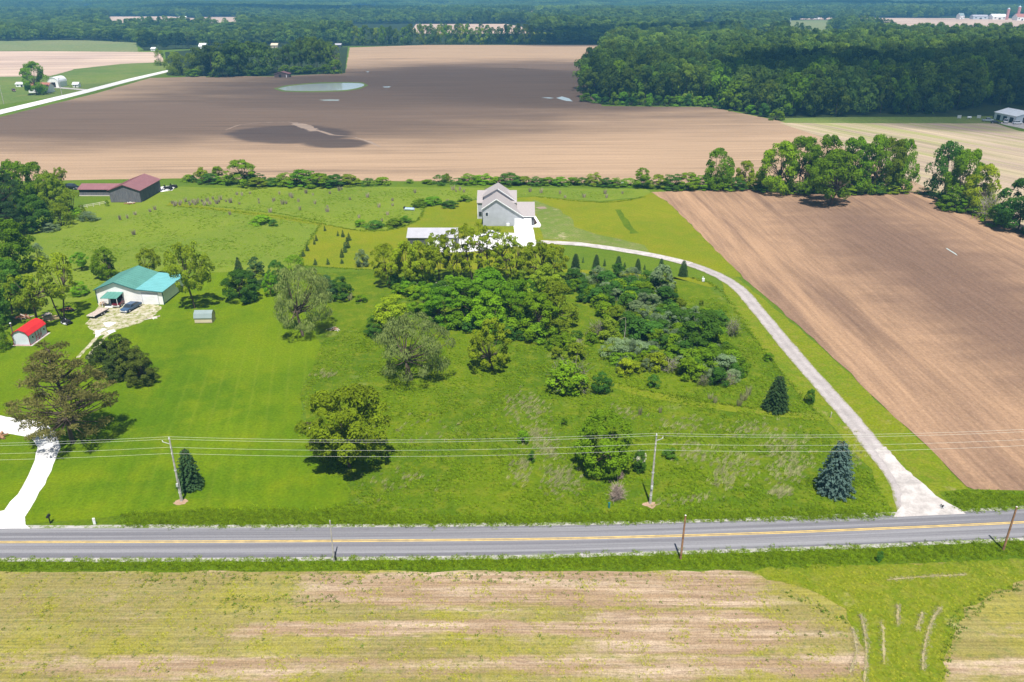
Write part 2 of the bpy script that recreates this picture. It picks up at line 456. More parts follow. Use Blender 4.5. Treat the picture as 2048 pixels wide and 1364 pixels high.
# asphalt with wheel tracks across the width (v coordinate stored on the mesh)
m, nt = new_mat('asphalt')
p = pos(nt)
ac = nd(nt, 'ShaderNodeAttribute', attribute_name='across').outputs['Fac']
tr = noise(nt, nd(nt, 'ShaderNodeCombineXYZ', {0: mth(nt, 'MULTIPLY', nd(nt, 'ShaderNodeSeparateXYZ', {0: p}).outputs[0], 0.010), 1: mth(nt, 'MULTIPLY', ac, 9.0)}).outputs[0], 1.0, 4, 0.6)
col = mix(nt, ramp(nt, tr, 0.40, 0.60), (0.255, 0.250, 0.275), (0.390, 0.385, 0.405))
wp = nd(nt, 'ShaderNodeTexWave', {'Vector': nd(nt, 'ShaderNodeCombineXYZ', {0: ac}).outputs[0], 'Scale': 1.24, 'Distortion': 0.5, 'Phase Offset': 1.2}, bands_direction='X').outputs[1]
col = mulc(nt, col, mth(nt, 'MULTIPLY_ADD', wp, 0.14, 0.93))
crk = noise(nt, mapv(nt, p, (0.05, 1.5, 1)), 1.0, 5, 0.7)
col = mix(nt, ramp(nt, crk, 0.64, 0.70, 0, 0.6), col, (0.10, 0.10, 0.115))
col = mulc(nt, col, ramp(nt, noise(nt, p, 6.0, 4, 0.8), 0.2, 0.8, 0.85, 1.12))
finish(nt, mulc(nt, col, 0.60), 0.85, spec=0.2)
paint('road_yellow', (0.66, 0.46, 0.13), 0.8, 0.1, 0.25, 0.8)
def gravel(name, a, b, track=None, s=0.5):
    m, nt = new_mat(name)
    p = pos(nt)
    col = mix(nt, ramp(nt, noise(nt, p, s, 6, 0.7), 0.35, 0.65), a, b)
    if track:
        col = mix(nt, ramp(nt, noise(nt, p, 0.9, 6, 0.75), 0.46, 0.60), col, track)
    col = mulc(nt, col, ramp(nt, noise(nt, p, 6.0, 3, 0.8), 0.2, 0.8, 0.85, 1.12))
    finish(nt, col, 0.95, noise(nt, p, 8.0, 3), 0.3, 0.05, 0.05)
gravel('white_gravel', (0.74, 0.73, 0.72), (0.56, 0.55, 0.54))
m, nt = new_mat('drive_gravel')
p = pos(nt)
ac = nd(nt, 'ShaderNodeAttribute', attribute_name='across').outputs['Fac']
col = mix(nt, ramp(nt, noise(nt, p, 0.35, 6, 0.7), 0.35, 0.65), (0.39, 0.355, 0.345), (0.32, 0.290, 0.280))
wt_ = mth(nt, 'ABSOLUTE', mth(nt, 'SUBTRACT', mth(nt, 'ABSOLUTE', mth(nt, 'SUBTRACT', ac, 0.5)), 0.25))
wt_ = mth(nt, 'ADD', wt_, mth(nt, 'MULTIPLY_ADD', noise(nt, p, 0.8, 4), 0.24, -0.12))
col = mulc(nt, col, ramp(nt, wt_, 0.05, 0.2, 1.08, 0.96))
col = mix(nt, mth(nt, 'MULTIPLY', ramp(nt, mth(nt, 'ADD', mth(nt, 'ABSOLUTE', mth(nt, 'SUBTRACT', ac, 0.5)), mth(nt, 'MULTIPLY_ADD', noise(nt, p, 0.9, 5, 0.7), 0.5, -0.25)), 0.40, 0.5), 0.8), col, (0.19, 0.20, 0.06))
col = mulc(nt, col, ramp(nt, noise(nt, p, 5.0, 3, 0.8), 0.2, 0.8, 0.82, 1.15))
finish(nt, col, 0.95, noise(nt, p, 8.0, 3), 0.3, 0.05, 0.05)
gravel('drive_pale', (0.54, 0.50, 0.475), (0.37, 0.34, 0.32))
gravel('yard_gravel', (0.50, 0.46, 0.38), (0.36, 0.33, 0.20), (0.19, 0.21, 0.05))
gravel('concrete', (0.88, 0.87, 0.86), (0.80, 0.79, 0.78), s=0.2)
gravel('bare_earth', (0.44, 0.33, 0.20), (0.36, 0.27, 0.15), (0.22, 0.22, 0.06))
gravel('pole_earth', (0.40, 0.27, 0.19), (0.34, 0.23, 0.15))
gravel('shoulder', (0.42, 0.40, 0.38), (0.34, 0.33, 0.30), (0.15, 0.20, 0.05))
gravel('rut_soil', (0.42, 0.35, 0.20), (0.30, 0.27, 0.10))
gravel('mulch', (0.06, 0.035, 0.03), (0.04, 0.025, 0.02))
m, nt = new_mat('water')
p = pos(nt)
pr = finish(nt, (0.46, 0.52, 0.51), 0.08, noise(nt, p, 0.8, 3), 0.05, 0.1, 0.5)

# ------------------------------------------------------------------ the lie of the land
o = MB().add([(-9000, -600, 0), (9000, -600, 0), (9000, 13000, 0), (-9000, 13000, 0)], [(0, 1, 2, 3)]).build('ground', 'ground_grass'); tag(o, kind='structure')
# far country
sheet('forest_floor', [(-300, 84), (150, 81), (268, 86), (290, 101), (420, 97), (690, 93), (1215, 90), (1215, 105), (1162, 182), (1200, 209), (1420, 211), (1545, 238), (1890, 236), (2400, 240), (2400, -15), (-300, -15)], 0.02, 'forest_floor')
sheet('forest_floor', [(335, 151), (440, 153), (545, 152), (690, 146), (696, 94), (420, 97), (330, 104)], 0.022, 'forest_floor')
sheet('pale_field', [(-300, 104), (60, 102), (275, 104), (318, 104), (330, 124), (240, 128), (150, 138), (100, 152), (-300, 158)], 0.05, 'pale_field', 1.0, 12)
sheet('crop_field', [(-300, 84), (0, 82), (150, 80), (272, 85), (276, 104), (60, 101), (-300, 104)], 0.05, 'pale_crop', 1.0, 12)
sheet('farm_grass', [(-300, 157), (100, 151), (150, 138), (240, 127), (332, 123), (345, 137), (330, 148), (170, 186), (-300, 250)], 0.04, 'farm_grass', 0.6, 12)
sheet('ploughed_field', [(-400, 282), (0, 234), (180, 190), (300, 156), (440, 152), (545, 153), (690, 146), (700, 95), (850, 90), (1222, 90), (1222, 106), (1168, 182), (1205, 212), (1420, 214), (1550, 240), (1575, 247), (1640, 272), (1870, 384), (1500, 372), (1200, 366), (800, 362), (350, 357), (140, 360), (-400, 372)], 0.03, 'far_soil', 0.5, 10)
sheet('strip_crop_field', [(1560, 246), (1990, 247), (2040, 262), (2500, 330), (2700, 640), (2048, 464), (1870, 384), (1640, 273)], 0.045, 'strip_crop', 0.4, 10)
sheet('wood_edge_grass', [(1545, 237), (1700, 234), (1890, 234), (1985, 232), (1990, 247), (1572, 246)], 0.055, 'farm_grass', 0.4, 8)
FAR_FIELDS = [
    ('far_field', [(400, 34), (480, 34), (480, 62), (400, 62)], 'pale_field'),
    ('far_field', [(215, 33), (340, 33), (398, 37), (398, 62), (215, 60)], 'pale_field'),
    ('far_field', [(832, 48), (1010, 48), (1042, 53), (1060, 67), (820, 67)], 'pale_field'),
    ('far_field', [(1062, 64), (1116, 66), (1116, 84), (1062, 84)], 'mown_grass'),
    ('far_field', [(1478, 63), (1550, 73), (1550, 103), (1478, 98)], 'pale_field'),
    ('far_field', [(1572, 41), (1650, 40), (1695, 44), (1650, 56), (1715, 74), (1690, 98), (1572, 98)], 'pale_crop'),
    ('far_field', [(1700, 36), (1800, 36), (2300, 38), (2300, 79), (1900, 77), (1800, 70), (1700, 56)], 'pale_field'),
    ('far_field', [(1400, 44), (1432, 44), (1432, 72), (1400, 72)], 'pale_crop'),
    ('far_field', [(1035, 20), (1080, 20), (1080, 34), (1035, 34)], 'pale_field'),
    ('far_field', [(1600, 34), (1698, 35), (1698, 39), (1600, 39)], 'pale_field'),
    ('far_field', [(690, 12), (780, 12), (780, 22), (690, 22)], 'pale_crop'),
    ('far_field', [(1180, 14), (1290, 15), (1290, 26), (1180, 25)], 'pale_crop'),
    ('far_field', [(130, 14), (210, 14), (210, 26), (130, 26)], 'pale_crop'),
    ('far_field', [(1760, 10), (1990, 11), (1990, 20), (1760, 19)], 'pale_crop'),
]
for i, (n_, pl, mt) in enumerate(FAR_FIELDS):
    sheet(n_, pl, 0.06 + 0.004 * i, mt)
strip('gravel_road', [G(x, y) for x, y in ((-300, 299), (0, 220), (170, 180), (260, 157), (336, 140))], [G(x, y) for x, y in ((-300, 309), (0, 229), (170, 187), (260, 163), (336, 144))], 0.09, 'white_gravel')
ribbon('farm_drive', [G(182, 181), G(150, 178), G(112, 175), G(100, 176)], 5.0, 0.08, 'drive_pale')
sheet('silt_fan', [(578, 244), (600, 246), (628, 252), (638, 263), (622, 263), (604, 256), (584, 250)], 0.06, 'silt', 1.2, 1.5)
ribbon('silt_line', [G(640, 262), G(665, 270), G(705, 273), G(738, 284), G(760, 294)], [2.4, 2.4, 1.2, 1.4, 0.5], 0.064, 'silt', 0.6)
ribbon('silt_line', catmull([G(452, 260), G(480, 250), G(530, 245), G(578, 244)]), 0.8, 0.066, 'silt', 0.35)
pond_pts = [(556, 177), (575, 173), (610, 169), (650, 167), (690, 166), (722, 167), (728, 171), (715, 176), (690, 180), (640, 182), (600, 182), (570, 181)]
sheet('pond_bank', [(548, 177), (570, 171), (610, 166.5), (650, 164.5), (690, 164), (728, 165), (738, 171), (720, 178), (690, 182.5), (640, 184.5), (600, 184.5), (562, 183)], 0.05, 'farm_grass', 0.6, 6)
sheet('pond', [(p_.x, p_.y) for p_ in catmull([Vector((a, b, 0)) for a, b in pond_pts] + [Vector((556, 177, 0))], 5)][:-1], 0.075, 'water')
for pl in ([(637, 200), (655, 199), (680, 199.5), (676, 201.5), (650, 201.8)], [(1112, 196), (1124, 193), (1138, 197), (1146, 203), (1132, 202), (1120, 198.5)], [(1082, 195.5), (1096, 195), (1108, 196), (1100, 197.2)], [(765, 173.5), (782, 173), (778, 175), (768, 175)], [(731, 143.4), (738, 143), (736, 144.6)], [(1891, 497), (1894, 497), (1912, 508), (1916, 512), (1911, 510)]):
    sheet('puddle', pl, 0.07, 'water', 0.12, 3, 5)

# home ground
sheet('upper_meadow', [(-400, 480), (120, 455), (175, 410), (330, 372), (430, 376), (800, 374), (1290, 378), (1300, 384), (1285, 395), (1200, 402), (1070, 392), (930, 400), (850, 412), (835, 440), (790, 460), (715, 460), (640, 447), (600, 512), (600, 545), (420, 545), (330, 540), (190, 600), (60, 640), (-400, 640)], 0.03, 'upper_meadow_grass', 0.4, 6)
sheet('mown_grass', [(640, 447), (715, 460), (790, 459), (835, 440), (850, 415), (930, 402), (1070, 393), (1200, 404), (1280, 397), (1305, 383), (1340, 408), (1400, 468), (1486, 555), (1455, 552), (1370, 522), (1290, 506), (1150, 488), (1080, 496), (1130, 545), (1390, 556), (1440, 572), (1420, 575), (1340, 552), (1140, 538), (760, 540), (590, 530), (600, 512)], 0.04, 'mown_grass', 0.25, 4)
sheet('mown_path', [(340, 405), (440, 416), (560, 430), (650, 446), (640, 451), (545, 436), (430, 421), (335, 411)], 0.05, 'mown_grass', 0.2, 4)
sheet('thin_lawn', [(1068, 400), (1120, 420), (1145, 440), (1150, 455), (1200, 470), (1292, 490), (1300, 505), (1190, 487), (1090, 478), (1075, 455)], 0.05, 'thin_grass', 0.5, 4)
sheet('sandy_patch', [(1072, 415), (1088, 413), (1094, 417), (1080, 419)], 0.056, 'straw_soil' if 'straw_soil' in MATS else 'silt', 0.4, 1.5)
sheet('sandy_patch', [(1100, 465), (1130, 461), (1165, 462), (1150, 467), (1118, 470)], 0.057, 'thin_grass', 0.6, 2)
sheet('weedy_strip', [(1232, 420), (1240, 419), (1262, 450), (1275, 466), (1262, 468), (1245, 445)], 0.058, 'verge_grass', 0.4, 3)
sheet('lawn', [(-400, 700), (0, 668), (60, 635), (130, 610), (200, 590), (345, 560), (430, 545), (540, 548), (560, 580), (620, 640), (640, 690), (622, 740), (600, 790), (610, 850), (640, 930), (688, 960), (702, 985), (690, 1010), (620, 1020), (400, 1018), (250, 1030), (110, 1046), (-400, 1058)], 0.045, 'lawn_grass', 0.25, 3)
sheet('meadow', [(560, 548), (760, 541), (1140, 540), (1340, 554), (1420, 577), (1452, 600), (1500, 660), (1580, 770), (1660, 850), (1740, 940), (1790, 1000), (1790, 1040), (1500, 1046), (1024, 1056), (640, 1058), (690, 1010), (704, 985), (690, 960), (642, 930), (612, 850), (602, 790), (624, 740), (642, 690), (622, 640)], 0.035, 'meadow_grass', 0.3, 3)
sheet('meadow_path', [(1180, 752), (1290, 780), (1400, 800), (1480, 812), (1600, 826), (1650, 835), (1650, 842), (1580, 836), (1460, 822), (1380, 812), (1270, 790), (1180, 762)], 0.05, 'drive_verge', 0.3, 3)
sheet('ploughed_field', [(1303, 384), (1500, 378), (1860, 384), (2048, 466), (2600, 720), (2900, 1100), (2100, 985), (1970, 988), (1935, 975), (1880, 915), (1790, 835), (1640, 690), (1470, 540), (1400, 468), (1340, 408)], 0.06, 'near_soil', 0.35, 3, seed=4)
drive_c = catmull([G(1068, 484), G(1120, 486), G(1180, 491), G(1290, 508), (G(1370, 526)), G(1432, 549), G(1478, 578), G(1520, 626), G(1600, 722), G(1700, 836), G(1790, 950), G(1822, 1000), G(1845, 1036)], 8)
sheet('drive_verge', [(1440, 545), (1475, 556), (1640, 692), (1790, 838), (1880, 918), (1935, 978), (1880, 985), (1920, 1022), (1790, 1034), (1740, 940), (1660, 850), (1580, 770), (1500, 660), (1452, 600)], 0.052, 'drive_verge', 0.3, 3)
nn = len(drive_c)
ribbon('driveway', drive_c, [3.3 if i < nn - 16 else 3.3 + (i - nn + 16) * 0.19 for i in range(nn)], 0.072, 'drive_gravel', 0.10)
sheet('driveway_mouth', [(1776, 1042), (1790, 1030), (1800, 1014), (1803, 995), (1799, 975), (1790, 957), (1776, 936), (1748, 900), (1772, 894), (1802, 930), (1826, 952), (1850, 972), (1872, 992), (1896, 1008), (1920, 1020), (1935, 1032)], 0.082, 'drive_pale', 0.16, 0.7)
ribbon('driveway_white', drive_c[:34], 3.1, 0.084, 'drive_pale', 0.10)
sheet('concrete_apron', [(1027, 451), (1064, 451), (1068, 465), (1070, 478), (1073, 493), (1036, 494), (1030, 470)], 0.09, 'concrete')
sheet('gravel_yard', [(905, 482), (955, 468), (1030, 466), (1036, 492), (1000, 498), (930, 505), (880, 505), (870, 490)], 0.08, 'white_gravel', 0.3, 2)
sheet('garden_path', [(1064, 432), (1071, 432), (1082, 450), (1080, 455), (1062, 455), (1062, 452), (1073, 449)], 0.088, 'concrete')
sheet('mulch_bed', [(1064, 437), (1069, 437), (1075, 447), (1064, 450)], 0.092, 'mulch')
# left-hand drives
sheet('gravel_drive', [(-60, 832), (0, 832), (50, 838), (95, 850), (118, 872), (122, 895), (108, 930), (80, 985), (48, 1035), (52, 1050), (62, 1062), (-60, 1062), (-60, 1035), (10, 1020), (45, 975), (70, 920), (75, 895), (60, 876), (20, 868), (-60, 868)], 0.07, 'white_gravel', 0.15, 1.5)
sheet('yard_gravel', [(197, 608), (240, 605), (322, 610), (326, 618), (300, 635), (265, 652), (240, 658), (222, 666), (205, 672), (188, 668), (185, 660), (172, 648), (180, 632)], 0.07, 'yard_gravel', 0.5, 1.0)
for k_, ln in enumerate(([(208, 662), (196, 672), (180, 690), (166, 704), (156, 716)], [(222, 664), (208, 676), (194, 692), (182, 706), (174, 718)])):
    ribbon('wheel_track', catmull([G(*q) for q in ln], 6), 0.75, 0.073 + 0.004 * k_, 'yard_gravel', 0.12)
for pl in ([(208, 648), (220, 643), (232, 645), (226, 652), (214, 655)], [(192, 663), (206, 656), (212, 660), (200, 670), (190, 674)], [(214, 664), (228, 658), (230, 664), (218, 670)]):
    sheet('gravel_patch', pl, 0.084, 'white_gravel', 0.5, 0.9)
sheet('bare_patch', [(84, 632), (118, 630), (122, 637), (104, 642), (84, 641)], 0.066, 'bare_earth', 0.4, 1.5)
sheet('barn_pad', [(300, 378), (322, 374), (352, 370), (345, 381), (322, 384)], 0.07, 'concrete')
sheet('slate_patch', [(604, 846), (622, 844), (625, 852), (606, 853)], 0.066, 'mulch', 0.1, 1)

# road
top = [G(x, y) for x, y in ((-700, 1062), (-300, 1060), (0, 1058), (512, 1056), (1024, 1053), (1300, 1048), (1536, 1041), (1792, 1031), (2048, 1019), (2500, 996), (3000, 968))]
bot = [G(x, y) for x, y in ((-700, 1120), (-300, 1119), (0, 1117), (512, 1116), (1024, 1111), (1300, 1104), (1536, 1097), (1792, 1087), (2048, 1076), (2500, 1054), (3000, 1026))]
top, bot = catmull(top, 12), catmull(bot, 12)
vs = []; fs = []; acr = []
for i, (a, b) in enumerate(zip(top, bot)):
    for j in range(5):
        q = a.lerp(b, j / 4); crown = 0.05 * (1 - abs(j - 2) / 2)
        vs.append((q.x, q.y, 0.075 + crown)); acr.append(j / 4)
for i in range(len(top) - 1):
    for j in range(4):
        k = i * 5 + j
        fs.append((k, k + 1, k + 6, k + 5))
if (Vector(vs[1]) - Vector(vs[0])).cross(Vector(vs[6]) - Vector(vs[0])).z < 0: fs = [tuple(reversed(f)) for f in fs]
me = mesh_np('road', vs, fs, ['asphalt'])
at = me.attributes.new('across', 'FLOAT', 'POINT'); at.data.foreach_set('value', np.array(acr, np.float32))
road = tag(bpy.data.objects.new('road', me), kind='structure'); C.objects.link(road)
mid = [a.lerp(b, 0.485) for a, b in zip(top, bot)]
for off in (-0.14, 0.14):
    o = ribbon('centre_line', [q + Vector((0, off, 0)) for q in mid], 0.13, 0.133, 'road_yellow')
ribbon('road_shoulder', [q + Vector((0, 0.25, 0)) for q in top], 0.9, 0.068, 'shoulder', 0.12)
ribbon('road_shoulder', [q - Vector((0, 0.25, 0)) for q in bot], 0.9, 0.068, 'shoulder', 0.12)
sheet('road_verge', [(-500, 1060), (110, 1047), (250, 1031), (400, 1019), (620, 1021), (690, 1012), (800, 1030), (1024, 1032), (1300, 1024), (1500, 1022), (1690, 1018), (1785, 1030), (1788, 1040), (1024, 1060), (-500, 1066)], 0.056, 'verge_grass', 0.3, 3)
sheet('road_verge', [(1880, 985), (1935, 978), (2100, 985), (2700, 970), (2700, 1000), (2048, 1022), (1915, 1030)], 0.064, 'verge_grass', 0.25, 3)
sheet('road_verge', [(-700, 1118), (512, 1115), (1024, 1110), (1536, 1096), (2048, 1075), (2900, 1034), (2900, 1110), (2048, 1120), (1500, 1142), (1024, 1142), (512, 1142), (-700, 1146)], 0.058, 'verge_grass', 0.3, 3)
sheet('stubble_field', [(-900, 1144), (300, 1143), (1024, 1142), (1500, 1140), (2048, 1118), (3000, 1100), (3400, 1900), (-1400, 1900)], 0.05, 'stubble', 0.35, 3)
sheet('field_track', [(1480, 1144), (1560, 1134), (2048, 1120), (2200, 1124), (2048, 1160), (1975, 1190), (1925, 1230), (1900, 1290), (1885, 1364), (1880, 1440), (1720, 1440), (1735, 1330), (1725, 1280), (1690, 1220), (1620, 1180), (1540, 1158)], 0.062, 'track_grass', 0.5, 1.3)
for ln in ([(1720, 1230), (1728, 1260), (1732, 1300), (1728, 1364)], [(1845, 1225), (1832, 1262)], [(1880, 1215), (1860, 1250), (1848, 1300), (1845, 1340)], [(1775, 1160), (1850, 1154), (1930, 1150)], [(1705, 1255), (1712, 1300), (1700, 1345)], [(1795, 1210), (1795, 1250)], [(1766, 1250), (1768, 1330)]):
    q = catmull([G(x, y) for x, y in ln], 14)
    ribbon('wheel_rut', q, [0.10 + 0.16 * abs(math.sin(i * 1.7)) for i in range(len(q))], 0.074, 'rut_soil', 0.07)
# ------------------------------------------------------------------ plants: prototypes of unit height and unit width
def quads(cen, nrm, a, b, rng, droop=None):
    """one quad per centre: half sizes a, b, lying across the normal"""
    n = len(cen)
    t = rng.normal(size=(n, 3)) if droop is None else droop + rng.normal(size=(n, 3)) * 0.25
    nrm = nrm / (np.linalg.norm(nrm, axis=1, keepdims=True) + 1e-9)
    t = t - nrm * np.sum(t * nrm, 1, keepdims=True)
    t /= np.linalg.norm(t, axis=1, keepdims=True) + 1e-9
    w = np.cross(nrm, t)
    a = np.broadcast_to(np.asarray(a), (n,))[:, None]; b = np.broadcast_to(np.asarray(b), (n,))[:, None]
    v = np.stack([cen - t * a, cen + w * b, cen + t * a, cen - w * b], 1).reshape(-1, 3)
    return v, np.arange(4 * n).reshape(-1, 4)
def tubes(segs, k=5):
    """tapered limbs: list of (p0, p1, r0, r1) -> quads"""
    V = []; F = []; b = 0
    ca = [(math.cos(2 * math.pi * i / k), math.sin(2 * math.pi * i / k)) for i in range(k)]
    for p0, p1, r0, r1 in segs:
        p0 = Vector(p0); p1 = Vector(p1); d = (p1 - p0)
        if d.length < 1e-6: continue
        d.normalize(); u = d.orthogonal().normalized(); w = d.cross(u)
        V += [tuple(p0 + (u * c + w * s) * r0) for c, s in ca] + [tuple(p1 + (u * c + w * s) * r1) for c, s in ca]
        F += [(b + i, b + (i + 1) % k, b + k + (i + 1) % k, b + k + i) for i in range(k)]
        b += 2 * k
    return np.array(V), np.array(F)
def limbs(rng, base, tip, r0, r1, n=4, wob=0.03):
    base, tip = np.array(base, float), np.array(tip, float)
    pts = [base + (tip - base) * (i / n) + (rng.normal(size=3) * wob * (0 < i < n)) for i in range(n + 1)]
    rs = [r0 + (r1 - r0) * (i / n) for i in range(n + 1)]
    return [(pts[i], pts[i + 1], rs[i], rs[i + 1]) for i in range(n)]

def envelope(t, kind):
    if kind == 'round': return np.sin(np.pi * np.clip(t, 0.02, 1) ** 0.8) ** 0.5
    if kind == 'sphere': return np.sqrt(np.clip(1 - (2 * t - 1) ** 2, 0.02, 1))
    if kind == 'full': return np.clip(np.sin(np.pi * np.clip(t * 0.88 + 0.12, 0.02, 1) ** 0.9), 0, 1) ** 0.5
    if kind == 'dome': return np.sqrt(np.clip(1 - (t * 0.98) ** 2, 0, 1))
    if kind == 'tall': return np.sin(np.pi * np.clip(t, 0.02, 1) ** 0.9) ** 0.45
    if kind == 'vase': return np.sin(np.pi * np.clip(t, 0.02, 1) ** 1.5) ** 0.6
    return np.ones_like(t)
def crown(rng, kind='round', base=0.2, nb=40, nl=5000, rb=(0.09, 0.15), leaf=0.022, asp=0.7, flat=0.8, outer=0.7, up=0.35, hang=None, lop=0.12, nz=0.42):
    """leaf clumps gathered in boughs; returns leaf mesh and the bough centres"""
    z = rng.uniform(base + 0.05, 0.95, nb); t = (z - base) / (1 - base)
    Rz = 0.5 * envelope(t, kind)
    rbs = rng.uniform(rb[0], rb[1], nb)
    r = np.clip(Rz - rbs * 0.7, 0.01, None) * np.sqrt(rng.uniform(1 - outer, 1, nb))
    a = rng.uniform(0, 2 * np.pi, nb)
    lopf = 1 + lop * np.sin(a + rng.uniform(0, 6)) + lop * 0.7 * np.sin(2 * a + rng.uniform(0, 6))
    c = np.stack([r * lopf * np.cos(a), r * lopf * np.sin(a), np.minimum(z, 1 - rbs * flat * 0.8)], 1)
    ext = np.sort(np.hypot(c[:, 0], c[:, 1]) + rbs * 0.9)[int(nb * 0.88)]
    c[:, :2] *= max(0.8, min(1.5, (0.5 - rbs.mean() * 0.5) / max(0.05, ext - rbs.mean() * 0.5)))
    bi = rng.integers(0, nb, nl)
    out = c[bi] - np.array([0, 0, (1 + base) / 2 - 0.1]); out /= np.linalg.norm(out, axis=1, keepdims=True) + 1e-6
    d = rng.normal(size=(nl, 3)) + out * 0.7 + np.array([0, 0, up]); d /= np.linalg.norm(d, axis=1, keepdims=True)
    p = c[bi] + d * (rbs[bi] * rng.uniform(0.55, 1.12, nl) ** 0.7)[:, None] * np.array([1, 1, flat])
    p[:, 2] = np.clip(p[:, 2], 0.01, 1.02)
    nrm = d + rng.normal(size=(nl, 3)) * nz + np.array([0, 0, 0.25])
    s = leaf * rng.uniform(0.6, 1.35, nl)
    if hang is not None:
        nrm[:, 2] *= 0.3
        v, f = quads(p, nrm, s * hang, s * asp, rng, droop=np.tile(np.array([0, 0, -1.0]), (nl, 1)) + d * 0.35)
    else:
        v, f = quads(p, nrm, s, s * asp, rng)
    bt = rng.uniform(0.1, 0.9, nb)
    tint = np.clip(0.55 * bt[bi] + 0.45 * rng.uniform(0, 1, nl), 0, 1)
    return v, f, np.repeat(tint, 4), c
def wood(rng, c, base=0.2, r=0.022, stems=1, spread=0.05, fork=0.35, thin=0.0035):
    segs = []
    tops = []
    for s in range(stems):
        a = rng.uniform(0, 6.28)
        b0 = np.array([spread * 0.4 * math.cos(a), spread * 0.4 * math.sin(a), -0.01]) if stems > 1 else np.array([0, 0, -0.01])
        tp = np.array([spread * math.cos(a) * 2, spread * math.sin(a) * 2, fork + rng.uniform(0, 0.12)])
        segs += limbs(rng, b0, tp, r / math.sqrt(stems), r * 0.6 / math.sqrt(stems), 4, 0.008)
        tops.append(tp)
    for q in c:
        tp = tops[int(np.argmin([np.linalg.norm(q[:2] - t[:2]) for t in tops]))]
        st = tp * rng.uniform(0.75, 1.0)
        m_ = st * 0.45 + q * 0.55 + np.array([0, 0, -0.04])
        segs += [(st, m_, r * 0.38, r * 0.22), (m_, q, r * 0.22, thin)]
    return tubes(segs)

PROTO = {}
def proto(key, parts):
    """parts: list of (part name, mesh)"""
    PROTO.setdefault(key, []).append(parts)
def make_tree(key, n, bark='bark', leafm='leaf_green', stems=1, fork=0.32, r=0.022, spread=0.05, seed=0, **kw):
    for i in range(n):
        rng = np.random.default_rng(seed * 100 + i + 7)
        v, f, t, c = crown(rng, **kw)
        wv, wf = wood(rng, c[:26], kw.get('base', 0.2), r, stems, spread, fork)
        proto(key, [('crown', mesh_np(key + '_crown', v, f, [leafm], tint=t)), ('trunk', mesh_np(key + '_trunk', wv, wf, [bark], smooth=True))])
make_tree('oak', 4, seed=1, kind='full', base=0.03, nb=64, nl=8500, leaf=0.020, rb=(0.08, 0.14))
make_tree('round', 2, seed=2, kind='sphere', base=0.15, nb=110, nl=17000, leaf=0.0165, rb=(0.07, 0.11), asp=0.7, outer=0.95, lop=0.03)
make_tree('standard', 1, seed=8, kind='sphere', base=0.16, nb=60, nl=8500, leaf=0.020, rb=(0.08, 0.13), r=0.034, fork=0.3, lop=0.08)
make_tree('willow', 2, seed=3, kind='round', base=0.14, nb=60, nl=9000, leaf=0.0105, rb=(0.07, 0.14), asp=0.6, hang=1.9, r=0.028, fork=0.36, up=0.0)
make_tree('airy', 4, seed=4, kind='tall', base=0.22, nb=64, nl=6500, leaf=0.019, rb=(0.06, 0.11), stems=2, r=0.022, fork=0.45, spread=0.06, outer=0.9)
make_tree('sparse', 2, seed=9, kind='tall', base=0.34, nb=44, nl=2600, leaf=0.020, rb=(0.05, 0.09), stems=2, r=0.024, fork=0.5, spread=0.09, outer=0.9)
make_tree('locust', 4, seed=5, kind='tall', base=0.16, nb=70, nl=4800, leaf=0.0165, rb=(0.05, 0.09), stems=4, r=0.030, fork=0.5, spread=0.11, flat=0.55, outer=0.9)
make_tree('lush', 4, seed=6, kind='dome', base=0.04, nb=52, nl=6500, leaf=0.021, rb=(0.09, 0.15), flat=0.6, up=0.6)
make_tree('apple', 2, seed=7, kind='sphere', base=0.12, nb=54, nl=6000, leaf=0.020, rb=(0.06, 0.11), r=0.026, fork=0.3)

def make_shrub(key, n, bark='bark_dark', leafm='leaf_green', seed=0, **kw):
    for i in range(n):
        rng = np.random.default_rng(seed * 100 + i + 3)
        v, f, t, c = crown(rng, **kw)
        wv, wf = wood(rng, c[:10], 0.0, 0.03, 3, 0.05, 0.2, 0.008)
        V = np.vstack([v, wv]); F = np.vstack([f, wf + len(v)])
        mi = np.r_[np.zeros(len(f)), np.ones(len(wf))]
        proto(key, [(None, mesh_np(key, V, F, [leafm, bark], mi, np.r_[t, np.full(len(wv), 0.5)]))])
make_shrub('shrub', 5, seed=11, kind='dome', base=0.0, nb=20, nl=1500, leaf=0.042, rb=(0.13, 0.22), flat=0.75, lop=0.2)
make_shrub('fluffy', 3, seed=12, kind='dome', base=0.0, nb=26, nl=2200, leaf=0.028, rb=(0.10, 0.19), flat=0.8, lop=0.15, asp=0.5)
make_shrub('ball', 2, seed=13, kind='round', base=0.0, nb=40, nl=2200, leaf=0.033, rb=(0.12, 0.17), lop=0.04)

